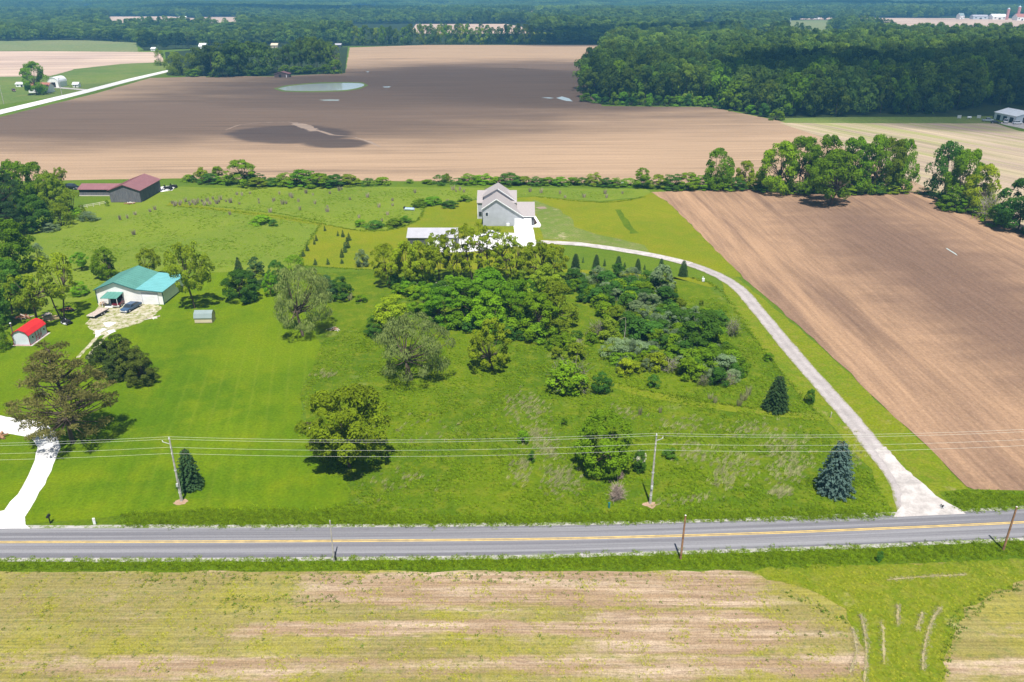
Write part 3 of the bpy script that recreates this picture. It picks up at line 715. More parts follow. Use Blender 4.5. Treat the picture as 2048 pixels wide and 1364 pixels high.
def conifer(rng, nlayer=16, per=13, nl=4200, leaf=0.014, power=0.85, low=0.03, droop=0.10, rag=0.12, asp=0.45):
    segs = [((0, 0, -0.01), (0, 0, 0.96), 0.022, 0.004)]
    P = []; N = []; bt = []
    for L in range(nlayer):
        z = low + (0.97 - low) * (L / nlayer) ** 0.92
        rad = 0.5 * (1 - z) ** power + 0.015
        k = max(5, int(per * (0.45 + 0.55 * (1 - z))))
        for j in range(k):
            a = 2 * math.pi * (j + rng.uniform(0, 0.7)) / k + L * 0.7
            rr = rad * rng.uniform(1 - rag * 2, 1 + rag * 0.5)
            tip = np.array([rr * math.cos(a), rr * math.sin(a), z - droop * rr + rng.uniform(-0.012, 0.012)])
            root = np.array([0, 0, z + 0.02])
            segs.append((root, tip, 0.006, 0.0015))
            m_ = max(4, int(nl * rr * 2.2 / (nlayer * per)))
            t = rng.uniform(0.25, 1.05, m_) ** 0.7
            side = np.array([-math.sin(a), math.cos(a), 0])
            w = (rng.uniform(-1, 1, m_) * 0.16 * rr * 2 * (1.15 - t))
            p = root + (tip - root) * t[:, None] + side * w[:, None] + np.array([0, 0, 1]) * rng.uniform(-0.012, 0.010, m_)[:, None]
            P.append(p); N.append(np.tile(np.array([0.35 * math.cos(a), 0.35 * math.sin(a), 1.0]), (m_, 1)) + rng.normal(size=(m_, 3)) * 0.4)
            bt.append(np.full(m_, rng.uniform(0.15, 0.85)) * 0.6 + 0.4 * rng.uniform(0, 1, m_))
    P = np.vstack(P); N = np.vstack(N); bt = np.concatenate(bt)
    v, f = quads(P, N, leaf * rng.uniform(0.7, 1.3, len(P)), leaf * asp * rng.uniform(0.8, 1.2, len(P)), rng)
    return v, f, np.repeat(bt, 4), tubes(segs, 4)
def make_conifer(key, n, seed, leafm, **kw):
    for i in range(n):
        rng = np.random.default_rng(seed * 100 + i)
        v, f, t, (wv, wf) = conifer(rng, **kw)
        proto(key, [('crown', mesh_np(key + '_crown', v, f, [leafm], tint=t)), ('trunk', mesh_np(key + '_trunk', wv, wf, ['bark_dark']))])
make_conifer('spruce', 3, 21, 'leaf_spruce', nl=9000, leaf=0.028, nlayer=18, per=15, asp=0.6)
make_conifer('little_spruce', 3, 22, 'leaf_spruce', nl=1800, leaf=0.06, nlayer=9, per=10, asp=0.6)
make_conifer('fat_spruce', 2, 23, 'leaf_spruce', nl=13000, leaf=0.028, nlayer=20, per=17, power=0.50, asp=0.6)

def make_pine(key, n, seed, leafm='leaf_pine', nbough=120, nl=14000):
    for i in range(n):
        rng = np.random.default_rng(seed * 100 + i)
        segs = limbs(rng, (0, 0, -0.01), (0.01, 0.02, 0.62), 0.026, 0.014, 5, 0.006) + limbs(rng, (0.01, 0.02, 0.62), (0, 0, 0.95), 0.014, 0.004, 3, 0.01)
        C_ = []; rb = []
        for k in range(nbough):
            z = rng.uniform(0.12, 0.97)
            Rr = 0.5 * (0.62 + 0.38 * math.sin(math.pi * min(1, (z - 0.1) / 0.75))) * (1 - max(0, z - 0.55) * 1.35)
            a = rng.uniform(0, 6.283); r_ = Rr * math.sqrt(rng.uniform(0.15, 1))
            q = np.array([r_ * math.cos(a), r_ * math.sin(a), z])
            st = np.array([0, 0, max(0.25, z - 0.10 * r_ / 0.3)])
            segs += [(st, (st + q) / 2 + np.array([0, 0, -0.012]), 0.008, 0.005), ((st + q) / 2 + np.array([0, 0, -0.012]), q, 0.005, 0.002)]
            C_.append(q); rb.append(rng.uniform(0.045, 0.085))
        C_ = np.array(C_); rb = np.array(rb)
        bi = rng.integers(0, nbough, nl)
        d = rng.normal(size=(nl, 3)); d[:, 2] = np.abs(d[:, 2]) * 0.8 + rng.normal(size=nl) * 0.25
        d /= np.linalg.norm(d, axis=1, keepdims=True)
        p = C_[bi] + d * (rb[bi] * rng.uniform(0.4, 1.1, nl))[:, None] * np.array([1.15, 1.15, 0.6])
        v, f = quads(p, rng.normal(size=(nl, 3)), 0.0155 * rng.uniform(0.7, 1.3, nl), 0.0052, rng, droop=d)
        bt = rng.uniform(0, 1, nbough)
        proto(key, [('crown', mesh_np(key + '_crown', v, f, [leafm], tint=np.repeat(np.clip(0.6 * bt[bi] + 0.4 * rng.uniform(0, 1, nl), 0, 1), 4))), ('trunk', mesh_np(key + '_trunk', *tubes(segs), ['bark'], smooth=True))])
make_pine('pine', 2, 31)

def make_twigs(key, n, seed, mat='twig', nt=420, up=0.9, rad=0.007, leaves=0, leafm='leaf_olive'):
    for i in range(n):
        rng = np.random.default_rng(seed * 100 + i)
        segs = []; tips = []
        for k in range(nt // 6):
            d = rng.normal(size=3); d[2] = abs(d[2]) * up + 0.25; d /= np.linalg.norm(d)
            e = d * np.array([0.5, 0.5, 1]) * rng.uniform(0.4, 0.75)
            segs += limbs(rng, (rng.normal() * 0.05, rng.normal() * 0.05, 0), e, rad * 1.4, rad * 0.8, 3, 0.03)
            for j in range(5):
                g = e * rng.uniform(0.55, 1.0); q = g + rng.normal(size=3) * np.array([0.11, 0.11, 0.10]) + d * np.array([0.5, 0.5, 1]) * 0.16
                q[2] = max(0.02, min(1.0, q[2]))
                segs.append((g, q, rad * 0.8, rad * 0.25)); tips.append(q)
        v, f = tubes(segs, 3)
        t = np.repeat(rng.uniform(0.1, 0.9, len(v) // 6 + 1), 6)[:len(v)]
        mi = np.zeros(len(f))
        if leaves:
            tp = np.array(tips)[rng.integers(0, len(tips), leaves)] + rng.normal(size=(leaves, 3)) * 0.05
            tp[:, 2] = np.clip(tp[:, 2] - 0.1, 0.02, 1)
            lv, lf = quads(tp, rng.normal(size=(leaves, 3)) + np.array([0, 0, 0.5]), 0.026, 0.018, rng)
            f = np.vstack([f, lf + len(v)]); v = np.vstack([v, lv]); mi = np.r_[mi, np.ones(leaves)]
            t = np.r_[t, np.repeat(rng.uniform(0, 1, leaves), 4)]
        proto(key, [(None, mesh_np(key, v, f, [mat, leafm], mi, t))])
make_twigs('dead_shrub', 2, 41, rad=0.008, nt=600)
make_twigs('half_dead', 2, 42, 'grey_twig', 420, leaves=900)

def make_blades(key, n, seed, mat, nb=60, w=0.012, lean=0.45, tipd=(0, 0, 0), base_r=0.22, hvar=(0.45, 1.0)):
    for i in range(n):
        rng = np.random.default_rng(seed * 100 + i)
        a = rng.uniform(0, 6.283, nb); r_ = base_r * np.sqrt(rng.uniform(0, 1, nb))
        b = np.stack([r_ * np.cos(a), r_ * np.sin(a), np.zeros(nb)], 1)
        h = rng.uniform(hvar[0], hvar[1], nb)
        out = np.stack([np.cos(a), np.sin(a), np.zeros(nb)], 1) * (lean * rng.uniform(0.1, 1, nb))[:, None] * 0.5 + np.array(tipd)
        tip = b + out * h[:, None] + np.array([0, 0, 1]) * h[:, None]
        md = b * 0.6 + tip * 0.4 + np.array([0, 0, 0.10]) * h[:, None]
        sd = np.stack([-np.sin(a + 1), np.cos(a + 1), np.zeros(nb)], 1) * w
        v = np.stack([b - sd, b + sd, md + sd * 1.2, tip, md - sd * 1.2], 1).reshape(-1, 3)
        f = [(5 * k, 5 * k + 1, 5 * k + 2, 5 * k + 3, 5 * k + 4) for k in range(nb)]
        F = np.array(f)
        proto(key, [(None, mesh_np(key, v, F, [mat], tint=np.repeat(rng.uniform(0, 1, nb), 5)))])
make_blades('plume', 3, 51, 'dry_plume', 70, 0.016, 0.5, base_r=0.2)
make_blades('tuft', 3, 52, 'grass_blade', 26, 0.05, 2.4, base_r=0.35)
make_blades('deep_tuft', 2, 53, 'grass_deep', 26, 0.05, 2.2, base_r=0.35)
make_blades('straw_lean', 3, 54, 'straw', 26, 0.011, 0.3, (1.1, 0.3, 0), base_r=0.3)
make_blades('weed', 2, 55, 'weed_yellow', 22, 0.07, 3.0, base_r=0.4, hvar=(0.3, 0.9))
make_blades('dark_weed', 2, 56, 'weed_dark', 22, 0.07, 2.0, base_r=0.35, hvar=(0.3, 1.0))
make_blades('stubble_tuft', 2, 57, 'dry_plume', 14, 0.028, 0.8, base_r=0.5, hvar=(0.3, 1.0))

# woodland trees: cheaper, one mesh each
def woodland(key, n, seed, leafm, conif=False, nl=620, leaf=0.055, kind='crown'):
    for i in range(n):
        rng = np.random.default_rng(seed * 100 + i)
        if conif:
            v, f, t, (wv, wf) = conifer(rng, nlayer=9, per=9, nl=1300, leaf=0.045, power=0.7)
        else:
            v, f, t, c = crown(rng, kind='full' if kind == 'full' else 'round', base=0.02 if kind == 'full' else 0.14 + 0.1 * (i % 2), nb=22, nl=nl, leaf=leaf, rb=(0.12, 0.20), flat=0.8, up=0.5, lop=0.15, nz=0.3)
            wv, wf = tubes(limbs(rng, (0, 0, -0.01), (0, 0, 0.7), 0.014, 0.006, 3, 0.01))
        V = np.vstack([v, wv]); F = np.vstack([f, wf + len(v)])
        proto(key, [(None, mesh_np(key, V, F, [leafm, 'bark'], np.r_[np.zeros(len(f)), np.ones(len(wf))], np.r_[t, np.full(len(wv), 0.5)]))])
woodland('wood_tree', 6, 61, 'leaf_forest', nl=1100, leaf=0.040)
woodland('full_tree', 4, 63, 'leaf_forest', nl=1200, leaf=0.042, kind='full')
woodland('wood_conifer', 2, 62, 'leaf_conifer_far', True)

# ------------------------------------------------------------------ placing single plants
prng = random.Random(77)
def plant(name, key, bx, by, ty, w, mat, label, cat='tree', group=None, h=None, loc=None, wm=None, rz=None, var=None):
    """stand a plant with its foot at photo spot (bx, by), its top at row ty, w photo pixels wide"""
    g = G(bx, by) if loc is None else Vector(loc)
    hh = h if h is not None else max(0.4, HT(g.y, ty))
    ww = wm if wm is not None else w * MPP(g.y, hh * 0.5)
    vs_ = PROTO[key]
    parts = vs_[prng.randrange(len(vs_)) if var is None else var % len(vs_)]
    rz = prng.uniform(0, 6.28) if rz is None else rz
    if parts[0][0] is None:
        o = bpy.data.objects.new(name, parts[0][1]); C.objects.link(o)
        if mat: o.material_slots[0].link = 'OBJECT'; o.material_slots[0].material = MATS[mat]
        tag(o, label, cat, group)
    else:
        o = thing(name, label, cat, group=group)
        for pn, me in parts:
            q = bpy.data.objects.new(pn, me); C.objects.link(q); q.parent = o
            if mat and pn == 'crown': q.material_slots[0].link = 'OBJECT'; q.material_slots[0].material = MATS[mat]
    o.location = (g.x, g.y, 0.03); o.rotation_euler = (0, 0, rz)
    o.scale = (ww, ww, hh)
    return o
T = plant
T('pine_tree', 'pine', 146, 886, 688, 190, 'leaf_pine', 'large brownish pine standing over the white gravel drive', var=0, rz=0.6)
T('round_tree', 'round', 700, 934, 779, 168, 'leaf_yellow', 'large round yellow-green tree at the lawn edge, crossed by the power lines', var=0)
T('bushy_tree', 'oak', 1206, 938, 830, 124, 'leaf_green', 'wide bushy green tree left of the right-hand utility pole', var=1)
T('willow_tree', 'willow', 823, 760, 636, 150, 'leaf_willow', 'grey-green willow with spreading crown and pale trunk in mid-meadow', var=0)
T('willow_tree', 'willow', 606, 672, 533, 126, 'leaf_willow', 'tall grey-green willow with dark trunk at the lawn edge near the brush heap', var=1)
T('apple_tree', 'apple', 985, 738, 644, 96, 'leaf_yellow', 'small yellow-green fruit tree right of the grey-green willow', var=0)
T('tangled_shrub', 'half_dead', 1138, 776, 698, 104, None, 'tangled shrub with grey dead branches on top, beside a dark round bush', 'shrub', var=0)
T('tangled_shrub', 'shrub', 1130, 778, 726, 90, 'leaf_green', 'leafy green skirt of growth under the tangled dead-branched shrub', 'shrub')
T('round_bush', 'ball', 1203, 783, 745, 46, 'leaf_dark', 'dark green round bush by the mown meadow path', 'bush', var=0)
T('round_bush', 'ball', 1308, 774, 751, 28, 'leaf_dark', 'small dark round bush right of the larger round bush', 'bush', var=1)
T('airy_tree', 'airy', 392, 616, 486, 90, 'leaf_olive', 'airy olive-green tree behind the small tan shed', var=0)
T('airy_tree', 'sparse', 124, 636, 512, 104, 'leaf_yellow', 'two-stemmed airy tree between red shed and white barn', var=1)
T('airy_tree', 'sparse', 78, 654, 528, 104, 'leaf_olive', 'leaning airy tree standing just behind the red-roofed shed', var=2)
T('crabapple_tree', 'oak', 486, 600, 540, 76, 'leaf_dark', 'dense dark round tree on the lawn right of the small tan shed', var=1)
T('spruce_tree', 'spruce', 480, 556, 512, 30, 'leaf_spruce', 'dark pointed spruce peeping over the dense round lawn tree', var=0)
T('dark_tree', 'lush', 514, 572, 516, 46, 'leaf_spruce', 'bushy dark evergreen between the lawn tree and the willow', var=0)
T('dark_tree', 'oak', 556, 576, 522, 44, 'leaf_dark', 'small dark tree just left of the tall willow crown', var=0)
T('dark_tree', 'fluffy', 588, 552, 512, 56, 'leaf_green', 'dark shrubby tree behind the top of the tall willow')
T('sapling', 'apple', 542, 592, 547, 32, 'leaf_bright', 'thin-stemmed young tree between the lawn tree and the willow', var=1)
T('round_bush', 'lush', 682, 598, 554, 50, 'leaf_dark', 'dark leafy bush at the right shoulder of the tall willow', 'bush')
T('round_bush', 'lush', 655, 598, 552, 50, 'leaf_spruce', 'very dark bush half hidden by the tall willow', 'bush')
for a in ((14, 470, 298, 88, 'pine', 'leaf_spruce', 'tall dark pine at the left picture edge beside the far field'),
          (-20, 470, 330, 90, 'pine', 'leaf_spruce', 'dark pine cut off by the left picture edge'),
          (8, 476, 380, 80, 'pine', 'leaf_spruce', 'lower dark pine in front of the tall left-edge pine'),
          (45, 430, 322, 66, 'oak', 'leaf_green', 'tall green tree right of the left-edge pine'),
          (86, 418, 326, 64, 'oak', 'leaf_green', 'fresh green tree left of the dark barn, behind the others'),
          (112, 428, 346, 60, 'oak', 'leaf_olive', 'yellowish-brown tree nearest the low maroon shed'),
          (124, 372, 334, 26, 'airy', 'leaf_yellow', 'slender light-green tree standing against the far field'),
          (66, 460, 392, 86, 'oak', 'leaf_dark', 'dense deep-green tree in front of the left tree group'),
          (146, 436, 378, 60, 'fluffy', 'leaf_olive', 'rounded grey-green tree below the low maroon shed'),
          (124, 452, 408, 54, 'fluffy', 'leaf_olive', 'brownish bush at the foot of the left tree group'),
          (156, 436, 416, 30, 'shrub', 'leaf_bright', 'bright green bush right of the brownish bush'),
          (178, 440, 424, 46, 'fluffy', 'leaf_silver', 'low grey-green bush at the tip of the left tree group'),
          (100, 462, 446, 40, 'fluffy', 'leaf_silver', 'low silvery brush along the meadow below the deep-green tree'),
          (22, 545, 440, 104, 'oak', 'leaf_green', 'broad green tree at left edge below the pine group'),
          (80, 524, 486, 36, 'fluffy', 'leaf_silver', 'silvery round bush beside the left-edge broad tree'),
          (-5, 560, 500, 80, 'oak', 'leaf_green', 'green tree partly outside the left picture edge'),
          (24, 628, 520, 96, 'oak', 'leaf_dark', 'dark tree left of the leaning airy tree'),
          (-14, 655, 560, 80, 'oak', 'leaf_dark', 'dark tree cut by the left edge above the red shed'),
          (4, 700, 650, 44, 'fluffy', 'leaf_green', 'grey-green bush left of the red-roofed shed'),
          (216, 556, 496, 52, 'oak', 'leaf_green', 'round tree growing behind the left roof of the white barn'),
          (302, 556, 496, 50, 'airy', 'leaf_yellow', 'thin airy sapling behind the white barn ridge'),
          (160, 590, 563, 40, 'lush', 'leaf_bright', 'flat-topped green bush left of the white barn'),
          (164, 540, 505, 36, 'airy', 'leaf_bright', 'wispy young tree in the meadow above the white barn')):
    T('pine_tree' if a[4] == 'pine' else ('bush' if a[4] in ('fluffy', 'shrub', 'lush') else 'broadleaf_tree'), a[4], a[0], a[1], a[2], a[3], a[5], a[6], 'bush' if a[4] in ('fluffy', 'shrub', 'lush') else 'tree')
for i, a in enumerate(((216, 748, 682, 66), (246, 744, 672, 64), (238, 758, 700, 58), (286, 764, 700, 68), (264, 754, 684, 64))):
    T('evergreen_bush', 'lush', *a, 'leaf_yew', ('left', 'tallest rear', 'front middle', 'right', 'inner right')[i] + ' bush of the dark evergreen clump in the lawn', 'bush', 'dark evergreen clump in the lawn')
T('spruce_tree', 'fat_spruce', 382, 975, 896, 56, 'leaf_spruce', 'dark cone-shaped spruce right beside the left utility pole', var=1)
T('blue_spruce', 'fat_spruce', 1667, 984, 880, 80, 'leaf_blue', 'blue-green spruce near the road by the driveway mouth', var=0)
T('spruce_tree', 'fat_spruce', 1551, 819, 750, 58, 'leaf_spruce', 'dark green spruce beside the driveway, above the blue spruce', var=1)
ORD = ['first', 'second', 'third', 'fourth', 'fifth', 'sixth', 'seventh', 'eighth', 'ninth', 'tenth', 'eleventh', 'twelfth', 'thirteenth', 'fourteenth', 'fifteenth', 'sixteenth', 'seventeenth', 'eighteenth', 'nineteenth', 'twentieth'] + ['twenty-' + q for q in ('first', 'second', 'third', 'fourth', 'fifth', 'sixth', 'seventh', 'eighth', 'ninth')] + ['thirtieth'] + ['thirty-' + q for q in ('first', 'second', 'third', 'fourth', 'fifth', 'sixth', 'seventh', 'eighth', 'ninth')] + ['fortieth'] + ['forty-' + q for q in ('first', 'second', 'third', 'fourth', 'fifth', 'sixth', 'seventh', 'eighth', 'ninth')] + ['fiftieth']
for i, a in enumerate(((1151, 537, 502, 21), (1192, 539, 504, 19), (1236, 543, 507, 21), (1275, 546, 512, 17), (1322, 540, 512, 15), (1366, 552, 516, 22))):
    a = (a[0], a[1], a[2] + 4, a[3] * 0.98)
    T('row_spruce', 'fat_spruce', *a, 'leaf_spruce', ORD[i] + ' spruce from the left in the row below the pale drive', 'tree', 'spruce row below the drive')
for i, a in enumerate(((1166, 525, 513, 6), (1209, 532, 516, 8), (1249, 534, 524, 8), (1289, 539, 527, 6), (1337, 542, 530, 6))):
    T('spruce_seedling', 'little_spruce', *a, 'leaf_spruce', ORD[i] + ' tiny seedling from the left between the row spruces', 'sapling', 'seedlings between the row spruces')
sap = ((650, 462, 450, 7), (633, 482, 468, 8), (629, 489, 476, 7), (615, 502, 489, 10), (607, 513, 500, 10), (600, 522, 510, 9), (631, 530, 516, 11), (656, 529, 516, 10), (684, 527, 517, 10))
for i, a in enumerate(sap):
    T('young_conifer', 'little_spruce', *a, 'leaf_spruce', ORD[i] + ' young conifer, from the top, of the left and front planting row', 'sapling', 'young conifers in the mown plot')
for i, a in enumerate(((686, 474, 459, 10), (698, 481, 464, 12), (695, 496, 472, 14), (690, 505, 482, 12), (684, 515, 496, 12), (676, 472, 461, 7))):
    T('young_conifer', 'little_spruce', *a, 'leaf_spruce', ORD[i] + ' young conifer, from the top, of the dense right planting row', 'sapling', 'young conifers in the right planting row')
T('round_bush', 'ball', 725, 533, 500, 30, 'leaf_silver', 'pale silvery round bush in the mown grass', 'bush', var=0)
loc_labels = ['leftmost tree of the airy grove in front of the grey house', 'second grove tree from the left, beside the pale round bush', 'third grove tree, standing before the long grey shed', 'grove tree in front of the grey shed roof centre', 'tall grove tree at the right end of the grey shed roof', 'tallest thin-stemmed grove tree before the gravel yard', 'thin-stemmed grove tree before the white pickup', 'grove tree below the concrete apron', 'rounded grove tree right of the concrete apron', 'rightmost grove tree, next to the first row spruce']
for i, a in enumerate(((778, 572, 490, 70), (815, 580, 484, 72), (850, 575, 480, 70), (878, 560, 468, 66), (915, 562, 456, 76), (950, 566, 444, 84), (990, 564, 456, 78), (1022, 566, 474, 70), (1075, 568, 484, 84), (1106, 562, 488, 60))):
    T('grove_tree', 'locust' if 3 < i < 8 else 'airy', *a, 'leaf_yellow', loc_labels[i], 'tree', 'airy grove before the grey house')
mass = ((846, 628, 574, 70, 'leaf_bright'), (884, 648, 572, 84, 'leaf_bright'), (930, 640, 556, 104, 'leaf_bright'), (978, 628, 540, 110, 'leaf_bright'), (980, 660, 585, 96, 'leaf_bright'), (1030, 648, 560, 104, 'leaf_bright'), (1085, 622, 530, 96, 'leaf_olive'), (1072, 672, 588, 92, 'leaf_green'), (1112, 662, 566, 96, 'leaf_olive'))
mlab = ['leftmost low green tree of the central leafy mass', 'green tree at the left front of the central leafy mass', 'broad green tree left of centre in the leafy mass', 'highest bright green tree at the centre of the leafy mass', 'bright green tree at the front centre of the leafy mass', 'broad bright green tree right of centre in the leafy mass', 'brownish-green tree behind the right part of the leafy mass', 'green tree at the lower right front of the leafy mass', 'olive-brown tree at the right end of the leafy mass']
for i, a in enumerate(mass):
    T('leafy_tree', 'lush', a[0], a[1], a[2], a[3], a[4], mlab[i], 'tree', 'central leafy tree mass')
T('leafy_tree', 'lush', 786, 664, 590, 92, 'leaf_yellow', 'yellow-green bushy tree behind the mid-meadow willow')
T('leafy_tree', 'lush', 752, 672, 632, 46, 'leaf_dark', 'dark bush left of the mid-meadow willow crown')
T('leafy_tree', 'lush', 1402, 706, 622, 112, 'leaf_dark', 'largest dark green tree in the right-hand thicket')
for i, (x, y, t_, w) in enumerate(((826, 590, 565, 30), (886, 592, 562, 44), (905, 585, 568, 26), (1279, 942, 902, 34))):
    bb = T('blossom_bush', 'shrub', x, y, t_, w, 'leaf_dark', ('left dark bush with white blossom at the foot of the airy grove', 'middle dark bush with white blossom at the foot of the airy grove', 'right dark bush with white blossom at the foot of the airy grove', 'white-flowering bush at the right of the wide bushy tree')[i], 'bush')
    for k in range(5):
        q = bpy.data.objects.new('blossom', PROTO['shrub'][k % 5][0][1]); C.objects.link(q); q.parent = bb
        q.material_slots[0].link = 'OBJECT'; q.material_slots[0].material = MATS['blossom']
        an = 1.26 * k; q.location = (0.26 * math.cos(an), 0.26 * math.sin(an), 0.48 + 0.1 * (k % 3)); q.scale = (0.2, 0.2, 0.2) if i < 3 else (0.30, 0.30, 0.26)
T('dead_bush', 'dead_shrub', 1232, 998, 956, 50, 'twig', 'dead pinkish-grey bush below the wide bushy tree', 'bush', var=0)
T('dead_bush', 'dead_shrub', 1240, 958, 936, 20, 'twig', 'small dead twiggy bush directly behind the larger dead bush', 'bush', var=1)
# field boundary: single trees
rt = ((1432, 378, 298, 64, 'leaf_green', 'lone two-tiered tree in the hedge line left of the tree belt'), (1488, 376, 321, 42, 'leaf_olive', 'small round tree between lone tree and tree belt'),
      (1552, 386, 284, 86, 'leaf_green', 'leftmost tree of the belt behind the lone field tree'), (1598, 388, 273, 82, 'leaf_green', 'second tree from the left of the belt'), (1645, 384, 272, 82, 'leaf_green', 'tall belt tree directly behind the lone field tree'),
      (1696, 384, 274, 80, 'leaf_bright', 'belt tree right behind the lone field tree'), (1738, 386, 271, 74, 'leaf_green', 'third belt tree from the right'), (1772, 384, 276, 66, 'leaf_olive', 'second belt tree from the right'), (1798, 384, 280, 58, 'leaf_green', 'rightmost tree of the belt'),
      (1660, 412, 303, 106, 'leaf_green', 'lone broad oak standing in the ploughed field before the belt'),
      (1884, 398, 285, 70, 'leaf_dark', 'dark tree at the gap right of the belt'), (1918, 416, 298, 74, 'leaf_green', 'green tree second in the right-hand hedge trees'), (1955, 424, 330, 72, 'leaf_yellow', 'yellow-green tree in the right-hand hedge trees'), (2034, 462, 354, 96, 'leaf_dark', 'dark tree at the right picture edge by the field'), (2080, 474, 380, 90, 'leaf_dark', 'dark tree cut by the right picture edge'))
for i, a in enumerate(rt):
    T('field_tree', 'standard' if i == 9 else 'oak', a[0], a[1], a[2], a[3], a[4], a[5], var=i)
T('grey_tree', 'half_dead', 1974, 436, 366, 62, None, 'greyish half-bare tree in the right-hand hedge', var=1)
hedge = [(378, 362, 350, 22), (392, 362, 350, 26), (404, 364, 334, 24), (420, 366, 348, 32), (435, 352, 333, 20), (446, 366, 350, 30), (482, 370, 321, 46), (508, 368, 345, 38), (514, 374, 356, 34), (545, 370, 356, 30), (575, 370, 346, 40), (608, 372, 339, 46), (640, 372, 348, 44), (670, 372, 350, 36), (698, 370, 349, 34), (738, 372, 357, 22), (764, 368, 355, 26), (818, 366, 359, 16), (855, 367, 359, 20), (880, 369, 350, 26), (892, 364, 347, 18), (915, 367, 356, 24), (940, 366, 347, 34), (965, 366, 347, 34), (990, 367, 354, 26), (1018, 368, 347, 42), (1050, 368, 354, 26), (1075, 369, 353, 28), (1095, 370, 355, 26), (1120, 370, 354, 28), (1145, 370, 355, 26), (1165, 370, 356, 24), (1186, 370, 344, 28), (1210, 372, 356, 28), (1235, 372, 356, 30), (1258, 372, 357, 26), (1284, 375, 336, 28), (1292, 376, 354, 26), (1316, 376, 350, 28), (1345, 378, 346, 36), (1375, 378, 346, 40), (1402, 378, 352, 32), (1448, 380, 352, 34), (1470, 380, 356, 30), (1508, 380, 362, 24), (1530, 382, 350, 34), (1590, 386, 362, 40), (1640, 386, 366, 34), (1700, 386, 362, 44), (1750, 386, 360, 40), (1790, 386, 366, 36), (1850, 388, 376, 26), (1904, 420, 384, 40), (1935, 426, 394, 40), (1990, 450, 412, 40)]
for i, a in enumerate(hedge):
    m_ = ('leaf_green', 'leaf_dark', 'leaf_olive', 'leaf_dark', 'leaf_green', 'leaf_bright')[i % 6]
    a = (a[0], a[1], a[2], a[3] * 1.45)
    seg = 0 if a[0] < 720 else (1 if a[0] < 1275 else (2 if a[0] < 1500 else 3))
    segn = ('hedgerow stretch left of the grey house', 'hedgerow stretch behind the grey house', 'hedgerow stretch at the top of the right-hand field', 'bushes at the foot of the right-hand tree belt')[seg]
    k_ = sum(1 for q in hedge[:i] if (0 if q[0] < 720 else (1 if q[0] < 1275 else (2 if q[0] < 1500 else 3))) == seg)
    T('hedge_shrub', 'lush' if a[3] > 40 else ('shrub', 'fluffy')[i % 2], *a, m_, 'tallest leafy bush of the left hedgerow, against the far field' if i == 6 else ORD[k_] + ' shrub from the left in the ' + segn, 'shrub', 'hedgerow shrubs along the far field')
# thicket right of the leafy mass
def poisson(poly, n, dmin, seed, tries=6000):
    rg = random.Random(seed); xs = [p[0] for p in poly]; ys = [p[1] for p in poly]; out = []
    for _ in range(tries):
        x, y = rg.uniform(min(xs), max(xs)), rg.uniform(min(ys), max(ys))
        if not inpoly([x], [y], poly)[0]: continue
        g = G(x, y)
        if all((g - q).length > dmin for q, _, _ in out):
            out.append((g, x, y))
            if len(out) >= n: break
    return out
thick = [([(1140, 560), (1200, 552), (1300, 566), (1350, 585), (1330, 618), (1240, 625), (1165, 610)], 48, 1.9, ('leaf_silver', 'leaf_dark', 'leaf_green', 'leaf_dark', 'leaf_dark'), 'upper thicket below the spruces'),
         ([(1240, 640), (1300, 632), (1440, 648), (1435, 690), (1350, 705), (1270, 680)], 44, 1.9, ('leaf_silver', 'leaf_dark', 'leaf_dark', 'leaf_green'), 'middle of the thicket'),
         ([(1330, 700), (1440, 700), (1488, 755), (1440, 772), (1370, 755)], 34, 1.8, ('leaf_dark', 'leaf_green', 'leaf_green', 'leaf_silver'), 'lower tip of the thicket'),
         ([(1224, 712), (1300, 706), (1318, 740), (1250, 750)], 16, 1.8, ('leaf_silver', 'leaf_green', 'leaf_silver', 'leaf_yellow'), 'clump below the dead tree'),
         ([(1180, 630), (1240, 640), (1250, 690), (1180, 690)], 8, 2.6, ('leaf_green', 'leaf_olive'), 'gap left of the dead tree'),
         ([(900, 655), (1160, 680), (1140, 705), (1040, 690), (910, 672)], 10, 2.6, ('leaf_green', 'leaf_dark'), 'front of the leafy mass'),
         ([(1100, 690), (1170, 690), (1165, 720), (1110, 722)], 4, 2.6, ('leaf_green', 'leaf_olive'), 'behind the tangled shrub'),
         ([(790, 575), (1130, 570), (1140, 590), (800, 600)], 34, 2.2, ('leaf_dark', 'leaf_green', 'leaf_bright'), 'between grove and leafy mass'),
         ([(1330, 600), (1420, 612), (1410, 640), (1320, 630)], 7, 3.2, ('leaf_green', 'leaf_olive'), 'upper right fringe of the thicket')]
for pi, (pl, n, dm, ms, where) in enumerate(thick):
    cnt = {}
    for k, (g, x, y) in enumerate(sorted(poisson(pl, n, dm, 200 + pi), key=lambda q: q[1])):
        hh = prng.uniform(1.9, 4.0) * (0.6 if pi == 8 else 1); ww = hh * prng.uniform(1.1, 1.7)
        mt = ms[k % len(ms)]
        adj = {'leaf_silver': 'silvery grey', 'leaf_green': 'mid-green', 'leaf_dark': 'dark green', 'leaf_olive': 'olive', 'leaf_yellow': 'yellow-green', 'leaf_bright': 'bright green'}[mt]
        T('thicket_shrub', 'fluffy' if mt == 'leaf_silver' else 'shrub', x, y, 0, 0, mt, ORD[cnt.setdefault(adj, 0)] + ' ' + adj + ' shrub from left, ' + where, 'shrub', adj + ' shrubs, ' + where, h=hh, wm=ww)
        cnt[adj] += 1
T('silver_bush', 'ball', 1322, 590, 533, 58, 'leaf_silver', 'large rounded silvery bush at the top of the thicket', 'bush', var=1)
